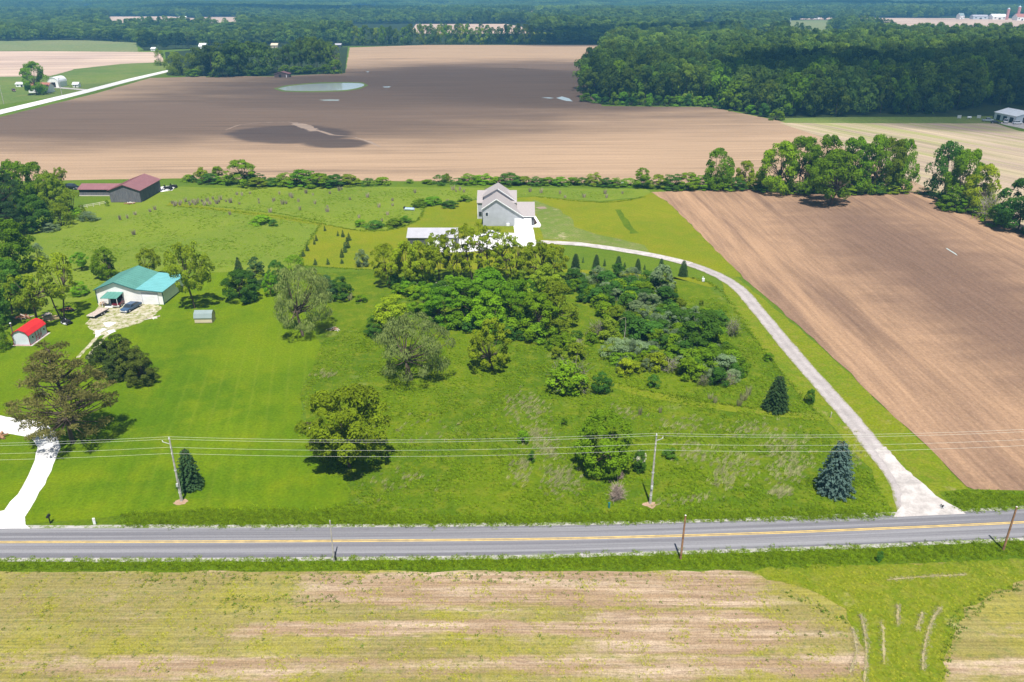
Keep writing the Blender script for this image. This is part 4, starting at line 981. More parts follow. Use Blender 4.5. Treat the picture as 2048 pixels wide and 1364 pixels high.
for i, a in enumerate(((1200, 672, 630, 62), (1150, 694, 672, 44), (1340, 742, 708, 50), (1406, 770, 742, 30), (1458, 768, 738, 36), (1465, 672, 622, 40), (1438, 656, 626, 26))):
    T('dry_shrub', 'half_dead', *a, None, ('wide brownish shrub left of the thin dead tree', 'low grey-brown shrub below the leafy mass', 'pinkish bare shrub in the thicket centre', 'grey-brown shrub at the thicket foot', 'grey bare shrub at the lower right thicket tip', 'bare round shrub between the thicket and the driveway', 'pale grey shrub at the right thicket edge')[i], 'shrub')
# scattered small bushes in meadow and field edges
for i, a in enumerate(((876, 598, 586, 26), (1045, 886, 862, 30), (1063, 924, 902, 18), (1128, 850, 836, 14), (1440, 700, 680, 22), (1620, 806, 780, 24), (1392, 722, 708, 22), (1536, 722, 706, 24), (1340, 914, 900, 36), (722, 604, 590, 28), (920, 612, 596, 22), (1758, 1122, 1102, 16), (215, 412, 400, 10), (524, 446, 432, 50), (548, 452, 440, 20), (838, 412, 398, 40), (868, 408, 394, 46), (900, 414, 402, 40), (930, 402, 391, 30), (720, 452, 440, 30), (752, 455, 442, 40), (790, 452, 438, 44), (812, 444, 432, 30))):
    lab = ('below the blossoming bushes', 'with straw around it left of the wide bushy tree', 'left of the foot of the wide bushy tree', 'above the wide bushy tree in open meadow', 'right of the largest dark thicket tree', 'between the dark spruce and the driveway', 'inside the lower thicket gap', 'left of the driveway beside the thicket tip', 'right of the right-hand utility pole', 'left of the yellow-green bushy tree', 'at the left foot of the leafy mass', 'on the near road verge at right', 'beside the front corner of the black barn', 'as a low wide patch in the upper meadow', 'right beside the low wide patch in the upper meadow', 'left in the scrub above the covered boat', 'centre in the scrub above the covered boat', 'right in the scrub above the covered boat', 'close to the left wall of the grey house', 'first from the left in the scrub strip above the grey shed', 'second from the left in the scrub strip above the grey shed', 'third from the left in the scrub strip above the grey shed', 'last at the right of the scrub strip above the grey shed')[i]
    T('meadow_bush', 'shrub', *a, ('leaf_green', 'leaf_bright', 'leaf_dark')[i % 3], 'small leafy bush ' + lab, 'bush', 'small bushes scattered in the grassland')
# pale dry grass clumps of the upper meadow
dry = [(345, 408), (352, 409), (362, 407), (371, 404), (378, 407), (386, 406), (390, 410), (397, 401), (404, 404), (409, 411), (415, 403), (430, 404), (434, 408), (441, 400), (452, 404), (461, 406), (474, 390), (484, 391), (500, 388), (479, 409), (517, 401), (518, 407), (546, 404), (559, 389), (581, 393), (584, 396), (548, 402), (565, 409), (572, 408), (597, 404), (612, 387), (626, 391), (660, 388), (678, 382), (683, 380), (540, 425), (655, 415), (655, 424), (460, 430), (300, 424), (310, 420), (255, 437), (240, 440), (270, 430), (758, 415), (785, 402), (785, 412), (775, 430), (830, 386), (906, 380), (912, 384), (920, 381), (928, 385), (973, 384), (1060, 384), (1082, 386), (1120, 388), (1130, 396), (1168, 395), (1210, 388), (1213, 396), (1245, 388), (866, 402), (895, 406), (764, 443), (718, 436), (268, 470), (350, 412), (360, 411), (380, 411), (395, 407), (420, 409), (426, 399), (438, 405), (700, 400), (735, 395), (630, 408), (600, 420)]
for i, (x, y) in enumerate(dry):
    hh = prng.uniform(1.0, 2.0)
    T('dry_grass_clump', 'plume', x, y, 0, 0, 'dry_plume', 'pale dry grass clump ' + ('in the dense drift right of the black barn' if x < 450 else ('scattered across the open upper meadow' if x < 740 else 'in the upper meadow round the grey house')), 'grass clump', 'dry grass clumps, ' + ('left drift' if x < 450 else ('open meadow' if x < 740 else 'by the house')), h=hh, wm=hh * prng.uniform(0.9, 1.4))
for i, (x, y, w) in enumerate(((1486, 800, 34), (1478, 812, 26), (1496, 790, 26), (1420, 798, 22), (1430, 806, 18), (700, 600, 26), (1280, 830, 16), (1320, 826, 14))):
    T('dry_grass_clump', 'plume', x, y, 0, 0, 'straw', 'straw-coloured grass clump in the lower meadow', 'grass clump', 'straw-coloured clumps of the lower meadow', h=prng.uniform(1.0, 2.2), wm=w * 0.075)
# thin dead tree
g = G(1248, 702)
t = thing('dead_tree', 'thin pale dead tree with a broken yellowish top above the thicket', 'tree', g)
sg = [((0, 0, 0), (-0.1, 0.05, 2.6), 0.10, 0.08), ((-0.1, 0.05, 2.6), (0.05, 0, 5.2), 0.08, 0.05), ((0.05, 0, 5.2), (-0.1, 0, 7.0), 0.05, 0.03), ((-0.05, 0.02, 1.6), (0.5, 0.1, 2.7), 0.04, 0.015), ((0, 0, 3.4), (-0.3, 0.2, 4.4), 0.03, 0.01)]
o = bpy.data.objects.new('trunk', mesh_np('dead_trunk', *tubes(sg, 6), ['bark_pale'])); C.objects.link(o); o.parent = t
sg = [((-0.1, 0, 7.0), (-0.5, -0.1, 7.15), 0.05, 0.04), ((-0.5, -0.1, 7.15), (-1.5, -0.2, 6.5), 0.06, 0.02), ((-0.7, -0.1, 7.0), (-1.1, 0, 6.3), 0.04, 0.01), ((-0.9, -0.1, 6.9), (-1.4, 0.2, 6.9), 0.04, 0.02), ((-0.4, -0.1, 7.1), (-0.9, 0.3, 6.4), 0.04, 0.02)]
o = bpy.data.objects.new('broken_top', mesh_np('dead_top', *tubes(sg, 5), ['straw'], tint=np.full(50, 0.6))); C.objects.link(o); o.parent = t
# ------------------------------------------------------------------ buildings
def ribbed(name, col, rough=0.45, pitch=0.9, axis='X', wear=0.08, spec=0.4):
    m, nt = new_mat(name)
    v = nd(nt, 'ShaderNodeTexCoord').outputs['Object']
    n = noise(nt, v, 0.6, 5, 0.6)
    finish(nt, mulc(nt, col, ramp(nt, n, 0.25, 0.75, 1 - wear, 1 + wear)), rough, spec=spec)
    return m
ribbed('teal_metal', (0.095, 0.255, 0.215), 0.6, spec=0.2); ribbed('teal_light', (0.150, 0.400, 0.410), 0.55, spec=0.25); ribbed('teal_trim', (0.030, 0.105, 0.110))
ribbed('white_siding', (0.86, 0.85, 0.83)); ribbed('white_roof', (0.80, 0.82, 0.84)); ribbed('white_trim', (0.82, 0.83, 0.84))
ribbed('red_metal', (0.640, 0.028, 0.030)); ribbed('red_trim', (0.360, 0.020, 0.040)); ribbed('pale_blue_siding', (0.640, 0.680, 0.745)); ribbed('shed_side', (0.50, 0.56, 0.62))
ribbed('grey_siding', (0.430, 0.445, 0.490)); ribbed('grey_metal_roof', (0.400, 0.395, 0.430)); ribbed('dark_opening', (0.02, 0.02, 0.025)); ribbed('dark_siding', (0.10, 0.105, 0.115))
ribbed('maroon_roof', (0.255, 0.120, 0.125)); ribbed('tan_siding', (0.62, 0.53, 0.38)); ribbed('tan_shaded', (0.50, 0.40, 0.28)); ribbed('shed_roof_grey', (0.230, 0.290, 0.285))
ribbed('brown_siding', (0.13, 0.09, 0.08)); ribbed('red_roof_old', (0.40, 0.16, 0.12)); ribbed('pink_brick', (0.55, 0.26, 0.24)); ribbed('stone_base', (0.60, 0.55, 0.50))
m, nt = new_mat('glass'); finish(nt, (0.03, 0.04, 0.05), 0.05, spec=0.7)
m, nt = new_mat('shingle'); v = nd(nt, 'ShaderNodeTexCoord').outputs['Object']
col = mix(nt, ramp(nt, noise(nt, v, 3.0, 5, 0.8), 0.3, 0.7), (0.300, 0.272, 0.272), (0.385, 0.350, 0.345)); finish(nt, col, 0.9, noise(nt, v, 9.0, 3), 0.3, 0.03)
m, nt = new_mat('weathered_boards'); v = nd(nt, 'ShaderNodeTexCoord').outputs['Object']
col = mix(nt, ramp(nt, noise(nt, mapv(nt, v, (5, 5, 0.5)), 1.0, 4, 0.7), 0.35, 0.7), (0.115, 0.118, 0.140), (0.200, 0.195, 0.205))
col = mix(nt, ramp(nt, noise(nt, v, 0.5, 5, 0.7), 0.56, 0.75, 0, 0.6), col, (0.24, 0.21, 0.19)); finish(nt, col, 0.95, spec=0.05)

def roof_slope(name, mat, parent, quad, t=0.10, pitch=0.9, rib=0.035, ribs=True):
    """a metal roof slope from eave corner, eave corner, ridge corner, ridge corner, with raised ribs running up it"""
    e0, e1, r1, r0 = (Vector(p) for p in quad)
    o = MB().slab([e0, e1, r1, r0], t).build(name, mat, parent)
    if ribs:
        L = (e1 - e0).length; k = max(2, int(L / pitch))
        for i in range(k + 1):
            f = min(0.995, max(0.005, i / k)); a = e0.lerp(e1, f); b = r0.lerp(r1, f); s = (e1 - e0).normalized() * 0.03
            z = Vector((0, 0, t + 0.002))
            MB().slab([a - s + z, a + s + z, b + s + z, b - s + z], rib).build('rib', mat, o)
    return o
def boards(parent, mat, x0, x1, y, ztop, w=0.30, face=-1, axis='x', t=0.03):
    """vertical boards or siding panels, each its own piece; ztop(u) gives the height"""
    n = max(1, int(round((x1 - x0) / w)))
    for i in range(n):
        a = x0 + (x1 - x0) * i / n + 0.008; b = x0 + (x1 - x0) * (i + 1) / n - 0.008
        za, zb = ztop(a), ztop(b); tt = t + 0.006 * ((i * 7) % 3)
        pr = [(a, 0.05), (b, 0.05), (b, zb), (a, za)]
        if axis == 'x': MB().prism(pr, y, y + face * tt, 'y').build('board', mat, parent)
        else: MB().prism(pr, y, y + face * tt, 'x').build('board', mat, parent)
def gable(t, W, D, eave, ridge, wallm, roofm, over=0.35, rx=None, eave2=None, axis='y', z0=0.0, ribs=True, trim=None, rt=0.10, panes=None):
    """gabled block; front face at y=0, x from 0 to W; ridge along y (or along x)"""
    m_ = MB(); rx = W / 2 if rx is None else rx; e2 = eave if eave2 is None else eave2
    if axis == 'y':
        m_.prism([(0, z0), (W, z0), (W, e2), (rx, ridge), (0, eave)], 0, D, 'y')
        sl, sr = (ridge - eave) / rx, (ridge - e2) / (W - rx)
        q1 = [(-over, D + over, eave - sl * over), (-over, -over, eave - sl * over), (rx, -over, ridge), (rx, D + over, ridge)]
        q2 = [(W + over, -over, e2 - sr * over), (W + over, D + over, e2 - sr * over), (rx + 0.004, D + over, ridge), (rx + 0.004, -over, ridge)]
    else:
        ry = D / 2 if rx == W / 2 else rx
        m_.prism([(0, z0), (0, eave), (ry, ridge), (D, e2), (D, z0)], 0, W, 'x')
        sl, sr = (ridge - eave) / ry, (ridge - e2) / (D - ry)
        q1 = [(-over, -over, eave - sl * over), (W + over, -over, eave - sl * over), (W + over, ry, ridge), (-over, ry, ridge)]
        q2 = [(W + over, D + over, e2 - sr * over), (-over, D + over, e2 - sr * over), (-over, ry + 0.004, ridge), (W + over, ry + 0.004, ridge)]
    w = m_.build('wall', wallm, t)
    a = roof_slope('roof', roofm, t, q1, rt, ribs=ribs); b = roof_slope('roof', roofm, t, q2, rt, ribs=ribs)
    if trim:
        for q, o in ((q1, a), (q2, b)):
            for i, j in (((1, 2) if axis == 'y' else (0, 1)), ((0, 3) if axis != 'y' else (0, 1))) if q is q1 else (((0, 3), (0, 1)) if axis == 'y' else ()):
                p0, p1 = Vector(q[i]), Vector(q[j]); MB().tube(p0 + Vector((0, 0, -0.02)), p1 + Vector((0, 0, -0.02)), 0.09, k=4).build('trim', trim, o)
    return w
def panel(t, mat, x0, x1, z0, z1, y=-0.03, name='door', th=0.06):
    return MB().box(x0, x1, y - th, y, z0, z1).build(name, mat, t)

# white barn with the teal roof
g = G(197, 607); gr = G(326, 612)
bt = thing('pole_barn', 'white metal barn with teal roof, lean-to garage and small green awning', 'barn', (g.x, g.y, 0.05), math.atan2(gr.y - g.y, gr.x - g.x) * 0.5)
W1, W2, D_ = 9.3, 5.8, 11.0
MB().prism([(0, 0), (W1, 0), (W1, 3.5), (W1 / 2, 5.1), (0, 3.3)], 0, D_, 'y').build('wall', 'white_siding', bt)
MB().prism([(W1 + 0.01, 0), (W1 + W2, 0), (W1 + W2, 3.0), (W1 + 0.01, 3.45)], 0.02, D_ - 0.02, 'y').build('lean_to_wall', 'white_siding', bt)
roof_slope('roof', 'teal_metal', bt, [(-0.35, D_ + .3, 3.22), (-0.35, -0.35, 3.22), (W1 / 2, -0.35, 5.15), (W1 / 2, D_ + .3, 5.15)])
roof_slope('roof', 'teal_metal', bt, [(W1, -0.35, 3.55), (W1, D_ + .3, 3.55), (W1 / 2 + .004, D_ + .3, 5.15), (W1 / 2 + .004, -0.35, 5.15)])
roof_slope('lean_to_roof', 'teal_light', bt, [(W1 + W2 + .3, -0.35, 3.03), (W1 + W2 + .3, D_ + .3, 3.03), (W1 + .004, D_ + .3, 3.55), (W1 + .004, -0.35, 3.55)])
for a, b in (((-0.35, -0.40, 3.22), (W1 / 2, -0.40, 5.15)), ((W1 / 2, -0.40, 5.15), (W1, -0.40, 3.55)), ((W1, -0.40, 3.55), (W1 + W2 + .3, -0.40, 3.03)), ((W1 + W2 + .06, -0.04, 0), (W1 + W2 + .06, -0.04, 3.0)), ((-0.05, -0.04, 0), (-0.05, -0.04, 3.2))):
    MB().tube(a, b, 0.10, k=4).build('trim', 'teal_trim', bt)
for i in range(13): MB().box(0.12 + i * 0.70, 0.14 + i * 0.70, -0.03, 0, 0.05, 3.2).build('siding_rib', 'white_trim', bt)
MB().box(W1 + W2, W1 + W2 + .05, 0.05, D_ - .05, 0, 0.25).build('skirt', 'teal_trim', bt)
gd = panel(bt, 'white_trim', W1 + 1.1, W1 + 4.7, 0.02, 2.25, -0.02, 'garage_door', 0.05)
for k in range(4): MB().box(W1 + 1.14, W1 + 4.66, -0.10, -0.072, 0.06 + k * 0.55, 0.56 + k * 0.55).build('door_panel', 'white_trim', gd)
panel(bt, 'grey_siding', W1 + 1.0, W1 + 4.8, 2.27, 2.75, -0.02, 'header_shade', 0.05)  # grey tone stands for the shadow at the door head
for x_ in (W1 + 1.02, W1 + 4.7): panel(bt, 'grey_siding', x_, x_ + 0.09, 0.02, 2.26, -0.02, 'door_outline', 0.06)  # grey strips added to outline the door
MB().box(3.0, 5.9, -0.09, -0.01, 0.02, 2.3).build('doorway', 'dark_opening', bt)
aw = roof_slope('awning', 'teal_metal', bt, [(2.2, -2.6, 2.15), (6.0, -2.6, 2.15), (6.3, -0.03, 2.75), (2.7, -0.03, 2.75)], 0.08)
for x in (2.35, 5.85): MB().tube((x, -2.5, 0), (x, -2.5, 2.15), 0.06, k=6).build('awning_post', 'white_trim', aw)
MB().box(2.6, 6.2, -2.4, -0.1, -0.02, 0.03).build('slab', 'concrete', bt)

# grey house
MPPH = MPP(232)
HX = G(966, 452).x; HY = 231.5
ht = thing('house', 'grey-sided house with several gables and a white garage door', 'house', (HX, HY, 0.05))
def hx(px): return (px - 966) * MPPH
MB().prism([(0, 0), (hx(1045), 0), (hx(1045), 3.1), (hx(993), 8.1), (0, 5.4)], 0, 9.0, 'y').build('front_wall', 'grey_siding', ht)
zs = lambda u: (5.4 + (8.1 - 5.4) * u / hx(993)) if u < hx(993) else (8.1 - (8.1 - 3.1) * (u - hx(993)) / (hx(1045) - hx(993)))
for k in range(26):   # lapped siding courses
    z = 0.10 + k * 0.30
    xs = [0.02 if z + 0.27 < 5.4 else (z + 0.27 - 5.4) / (8.1 - 5.4) * hx(993) + 0.03, (hx(1045) - 0.02) if z + 0.27 < 3.1 else hx(1045) - (z + 0.27 - 3.1) / 5.0 * (hx(1045) - hx(993)) - 0.03]
    if xs[1] - xs[0] > 0.3: MB().box(xs[0], xs[1], -0.025, 0, z, z + 0.27).build('siding_course', 'grey_siding', ht)
def slope(n, q, ribs=False): return roof_slope(n, 'shingle', ht, q, 0.14, ribs=False)
ov = 0.35
slope('roof', [(-ov, 9.2, 5.4 - ov * .67), (-ov, -ov, 5.4 - ov * .67), (hx(993), -ov, 8.15), (hx(993), 9.2, 8.15)])
slope('roof', [(hx(1045) + ov, -ov, 3.1 - ov * .64), (hx(1045) + ov, 9.0, 3.1 - ov * .64), (hx(993) + .004, 9.0, 8.15), (hx(993) + .004, -ov, 8.15)])
for a, b in (((-ov, -ov - .05, 5.16), (hx(993), -ov - .05, 8.14)), ((hx(993), -ov - .05, 8.14), (hx(1045) + ov, -ov - .05, 2.88))):
    MB().tube(a, b, 0.15, k=4).build('rake_board', 'white_trim', ht)
# main block behind, ridge along x
MB().prism([(8.2, 0), (8.2, 5.0), (14.5, 7.2), (20.5, 5.0), (20.5, 0)], hx(953.5), hx(1033), 'x').build('main_wall', 'grey_siding', ht)
slope('main_roof', [(hx(952), 7.9, 4.9), (hx(1034), 7.9, 4.9), (hx(1034), 14.5, 7.25), (hx(952), 14.5, 7.25)])
slope('main_roof', [(hx(1034), 20.9, 4.86), (hx(952), 20.9, 4.86), (hx(952), 14.504, 7.25), (hx(1034), 14.504, 7.25)])
MB().box(hx(953) - .02, hx(953.5) + .1, 8.08, 8.18, 0, 4.9).build('corner_board', 'white_trim', ht)
# upper cross gable
MB().prism([(hx(966), 5.0), (hx(1031), 5.0), (hx(1031), 5.4), (hx(995), 9.0), (hx(966), 6.6)], 9.3, 17.0, 'y').build('upper_wall', 'grey_siding', ht)
slope('upper_roof', [(hx(964), 17.3, 6.45), (hx(964), 8.9, 6.45), (hx(995), 8.9, 9.05), (hx(995), 17.3, 9.05)])
slope('upper_roof', [(hx(1033), 8.9, 5.2), (hx(1033), 17.3, 5.2), (hx(995) + .004, 17.3, 9.05), (hx(995) + .004, 8.9, 9.05)])
MB().tube((hx(995), 8.84, 9.06), (hx(1033), 8.84, 5.2), 0.14, k=4).build('rake_board', 'white_trim', ht)
# right wing with the garage door
MB().prism([(0.6, 0), (0.6, 3.0), (7.0, 5.4), (12.5, 3.2), (12.5, 0)], hx(1036), hx(1068), 'x').build('wing_wall', 'grey_siding', ht)
slope('wing_roof', [(hx(1034), 0.1, 2.85), (hx(1070), 0.1, 2.85), (hx(1070), 7.0, 5.45), (hx(1034), 7.0, 5.45)])
slope('wing_roof', [(hx(1070), 12.8, 3.1), (hx(1034), 12.8, 3.1), (hx(1034), 7.004, 5.45), (hx(1070), 7.004, 5.45)])
MB().tube((hx(1046), 0.06, 2.86), (hx(1070), 0.06, 2.86), 0.11, k=4).build('fascia', 'white_trim', ht)
gd = MB().box(hx(1029), hx(1062.5), -0.10, 0.55, 0.02, 2.3).build('garage_door', 'white_trim', ht)
for k in range(4): MB().box(hx(1029) + .05, hx(1062.5) - .05, -0.14, -0.102, 0.06 + k * 0.56, 0.57 + k * 0.56).build('door_panel', 'white_trim', gd)
MB().box(hx(1063.5), hx(1067.5), 0.50, 0.60, 0, 2.6).build('corner_panel', 'dark_siding', ht)
for a in ((hx(971), 3.0), ):
    wn_ = MB().box(a[0], a[0] + 0.9, -0.05, 0.0, a[1], a[1] + 1.2).build('window', 'white_trim', ht)
    MB().box(a[0] + .08, a[0] + .82, -0.07, -0.052, a[1] + .08, a[1] + 1.12).build('pane', 'glass', wn_)
MB().box(hx(1013), hx(1019), -0.45, -0.05, 0.1, 0.9).build('heat_pump', 'white_trim', ht)
MB().box(hx(956), hx(962), 8.05, 8.2, 1.0, 2.2).build('window', 'glass', ht)

# long grey shed before the house
g = G(816, 495)
st = thing('long_shed', 'long low shed with grey metal roof behind the airy grove', 'shed', (g.x, g.y, 0.05))
gable(st, 98 * MPP(g.y), 8.0, 2.8, 4.3, 'dark_siding', 'grey_metal_roof', 0.3, axis='x')
for k in range(2): panel(st, 'white_trim', 5.5 + 4 * k, 8.7 + 4 * k, 0.02, 2.3, -0.01, 'sliding_door')
# black barn and low shed
g = G(222, 405); g2 = G(281, 406)
WB = (g2.x - g.x)
bb = thing('black_barn', 'weathered black board barn with maroon metal roof', 'barn', (g.x, g.y, 0.05))
gable(bb, WB, 16.5, 4.0, 5.8, 'dark_siding', 'maroon_roof', 0.45, axis='y')
boards(bb, 'weathered_boards', 0.02, WB - 0.02, -0.002, lambda u: 3.9 + 1.75 * (1 - abs(u - WB / 2) / (WB / 2)), 0.42)
boards(bb, 'weathered_boards', 0.05, 16.4, WB + 0.002, lambda u: 3.75, 0.5, 1, 'y')
dr = MB().box(3.2, 5.9, -0.11, -0.045, 0.1, 2.9).build('barn_door', 'weathered_boards', bb)
g = G(160, 392)
lt = thing('low_shed', 'low maroon-roofed open shed left of the black barn', 'shed', (g.x, g.y, 0.05))
gable(lt, 14.2, 7.0, 2.3, 3.4, 'dark_opening', 'maroon_roof', 0.4, axis='x')
boards(lt, 'weathered_boards', 0.02, 14.1, -0.002, lambda u: 1.2, 0.6)
MB().box(-0.1, 14.3, -0.25, -0.06, 0, 0.22).build('sill', 'stone_base', lt)
# red-roofed shed
g = G(29, 691)
rs = thing('red_shed', 'pale blue-white shed with bright red gambrel roof and red trim', 'shed', (g.x, g.y, 0.05), R(-1))
w, D_ = 3.25, 6.1
prof = [(0, 0), (w, 0), (w, 2.15), (w - 0.55, 2.85), (w / 2, 3.25), (0.55, 2.85), (0, 2.15)]
MB().prism(prof, 0, D_, 'y').build('wall', 'pale_blue_siding', rs)
qs = [((-0.12, 2.02), (0.5, 2.86)), ((0.5, 2.86), (w / 2, 3.28)), ((w / 2, 3.28), (w - 0.5, 2.86)), ((w - 0.5, 2.86), (w + 0.12, 2.02))]
for i, ((xa, za), (xb, zb)) in enumerate(qs):
    o = MB().slab([(xa, -0.15, za), (xa, D_ + 0.15, za), (xb, D_ + 0.15, zb), (xb, -0.15, zb)][::(1 if i < 2 else 1)], 0.06).build('roof', 'red_metal', rs)
    MB().tube((xa, -0.19, za + .03), (xb, -0.19, zb + .03), 0.07, k=4).build('trim', 'red_trim', o)
for a, b in (((0, -0.03, 0), (0, -0.03, 2.1)), ((w, -0.03, 0), (w, -0.03, 2.1)), ((w + .03, D_, 0), (w + .03, D_, 2.0)), ((0, -0.03, 0.05), (w, -0.03, 0.05)), ((w + .03, 0, 0.05), (w + .03, D_, 0.05))):
    MB().tube(a, b, 0.06, k=4).build('trim', 'red_trim', rs)
MB().box(w, w + .02, 0.1, D_ - .1, 0.1, 2.05).build('side_panel', 'shed_side', rs)  # shade on this wall and its doors is put into the colour
for y0 in (2.2, 3.15):
    d_ = MB().box(w + .02, w + .06, y0, y0 + 0.9, 0.1, 1.95).build('door', 'shed_side', rs)
    for a, b in (((0, 0.1), (0, 1.95)), ((0.9, 0.1), (0.9, 1.95)), ((0, 1.0), (0.9, 1.0)), ((0, 0.1), (0.9, 1.0)) if y0 > 3 else ((0.9, 0.1), (0, 1.0))):
        MB().tube((w + .08, y0 + a[0], a[1]), (w + .08, y0 + b[0], b[1]), 0.045, k=4).build('brace', 'red_trim', d_)
for y0 in (0.9, 4.9):
    o = MB().box(w + .02, w + .07, y0, y0 + 0.55, 1.05, 1.6).build('window', 'white_trim', rs); MB().box(w + .071, w + .09, y0 + .06, y0 + .49, 1.11, 1.54).build('pane', 'glass', o)
o = MB().tube((-0.35, 1.0, 0), (-0.35, 1.0, 4.3), 0.11, k=8).build('stovepipe', 'dark_siding', rs); MB().tube((-0.35, 1.0, 4.3), (-0.35, 1.0, 4.42), 0.2, 0.12, k=8).build('cap', 'white_trim', o)
MB().box(-0.3, w + 0.5, -0.3, D_ + 0.3, -0.03, 0.03).build('gravel_base', 'drive_pale', rs)
# small tan shed
g = G(390, 647)
ts = thing('tan_shed', 'little tan shed with grey-green gambrel roof on the lawn', 'shed', (g.x, g.y, 0.05), R(2))
w, D_ = 3.6, 2.4
prof = [(0, 0), (0, 1.25), (0.35, 2.0), (D_ / 2, 2.45), (D_ - 0.35, 2.0), (D_, 1.25), (D_, 0)]
MB().prism(prof, 0, w, 'x').build('wall', 'tan_siding', ts)
MB().prism([(u, z) for u, z in prof], w + .002, w + 0.03, 'x').build('end_wall', 'tan_shaded', ts)  # darker tan carries the shade of this end
for (ya, za), (yb, zb) in (((-0.14, 1.12), (0.32, 2.0)), ((0.32, 2.0), (D_ / 2, 2.48)), ((D_ / 2, 2.48), (D_ - 0.32, 2.0)), ((D_ - 0.32, 2.0), (D_ + 0.14, 1.12))):
    MB().slab([(-0.12, ya, za), (w + 0.12, ya, za), (w + 0.12, yb, zb), (-0.12, yb, zb)], 0.06).build('roof', 'shed_roof_grey', ts)
MB().box(w + .03, w + .06, 0.6, 1.8, 0.05, 1.7).build('door', 'tan_shaded', ts); MB().box(-0.02, w + .02, -0.05, -0.01, 0, 0.12).build('skid', 'bark', ts)
# brown field shed
g = G(549, 155)
fs_ = thing('field_shed', 'small brown shed at the edge of the wood by the pond', 'shed', (g.x, g.y, 0.05))
gable(fs_, 29 * MPP(g.y), 7.0, 2.6, 4.2, 'brown_siding', 'maroon_roof', 0.4, ribs=False)
panel(fs_, 'dark_opening', 3.5, 5.5, 0.02, 2.2); panel(fs_, 'white_trim', 9.2, 9.8, 0.02, 2.0)
# farmstead at the left
g = G(58, 186)
fh = thing('farmhouse', 'white farmhouse with reddish roof behind a broad tree', 'house', (g.x, g.y, 0.1))
s_ = MPP(g.y)
gable(fh, 40 * s_, 8.0, 3.6, 6.2, 'white_siding', 'red_roof_old', 0.4, axis='x', ribs=False)
for k in range(4):
    o = panel(fh, 'white_trim', 1.5 + 3 * k, 2.5 + 3 * k, 1.2, 2.5, -0.02, 'window'); MB().box(1.6 + 3 * k, 2.4 + 3 * k, -0.12, -0.09, 1.3, 2.4).build('pane', 'glass', o)
g = G(98, 175)
fb = thing('farm_barn', 'white barn with rounded roof and dark doorway beside the farmhouse', 'barn', (g.x, g.y, 0.1))
w = 20 * MPP(g.y)
pr = [(0, 0), (w, 0), (w, 3.4)] + [(w / 2 + w / 2 * math.cos(R(a)), 3.4 + 3.2 * math.sin(R(a))) for a in (20, 45, 70, 90, 110, 135, 160)] + [(0, 3.4)]
MB().prism(pr, 0, 12, 'y').build('wall', 'white_siding', fb)
pr2 = [(w / 2 + (w / 2 + .2) * math.cos(R(a)), 3.4 + 3.45 * math.sin(R(a))) for a in range(0, 181, 20)] + [(w / 2 + (w / 2 + .02) * math.cos(R(a)), 3.4 + 3.25 * math.sin(R(a))) for a in range(180, -1, -20)]
MB().prism(pr2, -0.3, 12.3, 'y').build('roof', 'white_roof', fb)
panel(fb, 'dark_opening', 2.4, 5.2, 0.02, 3.4)
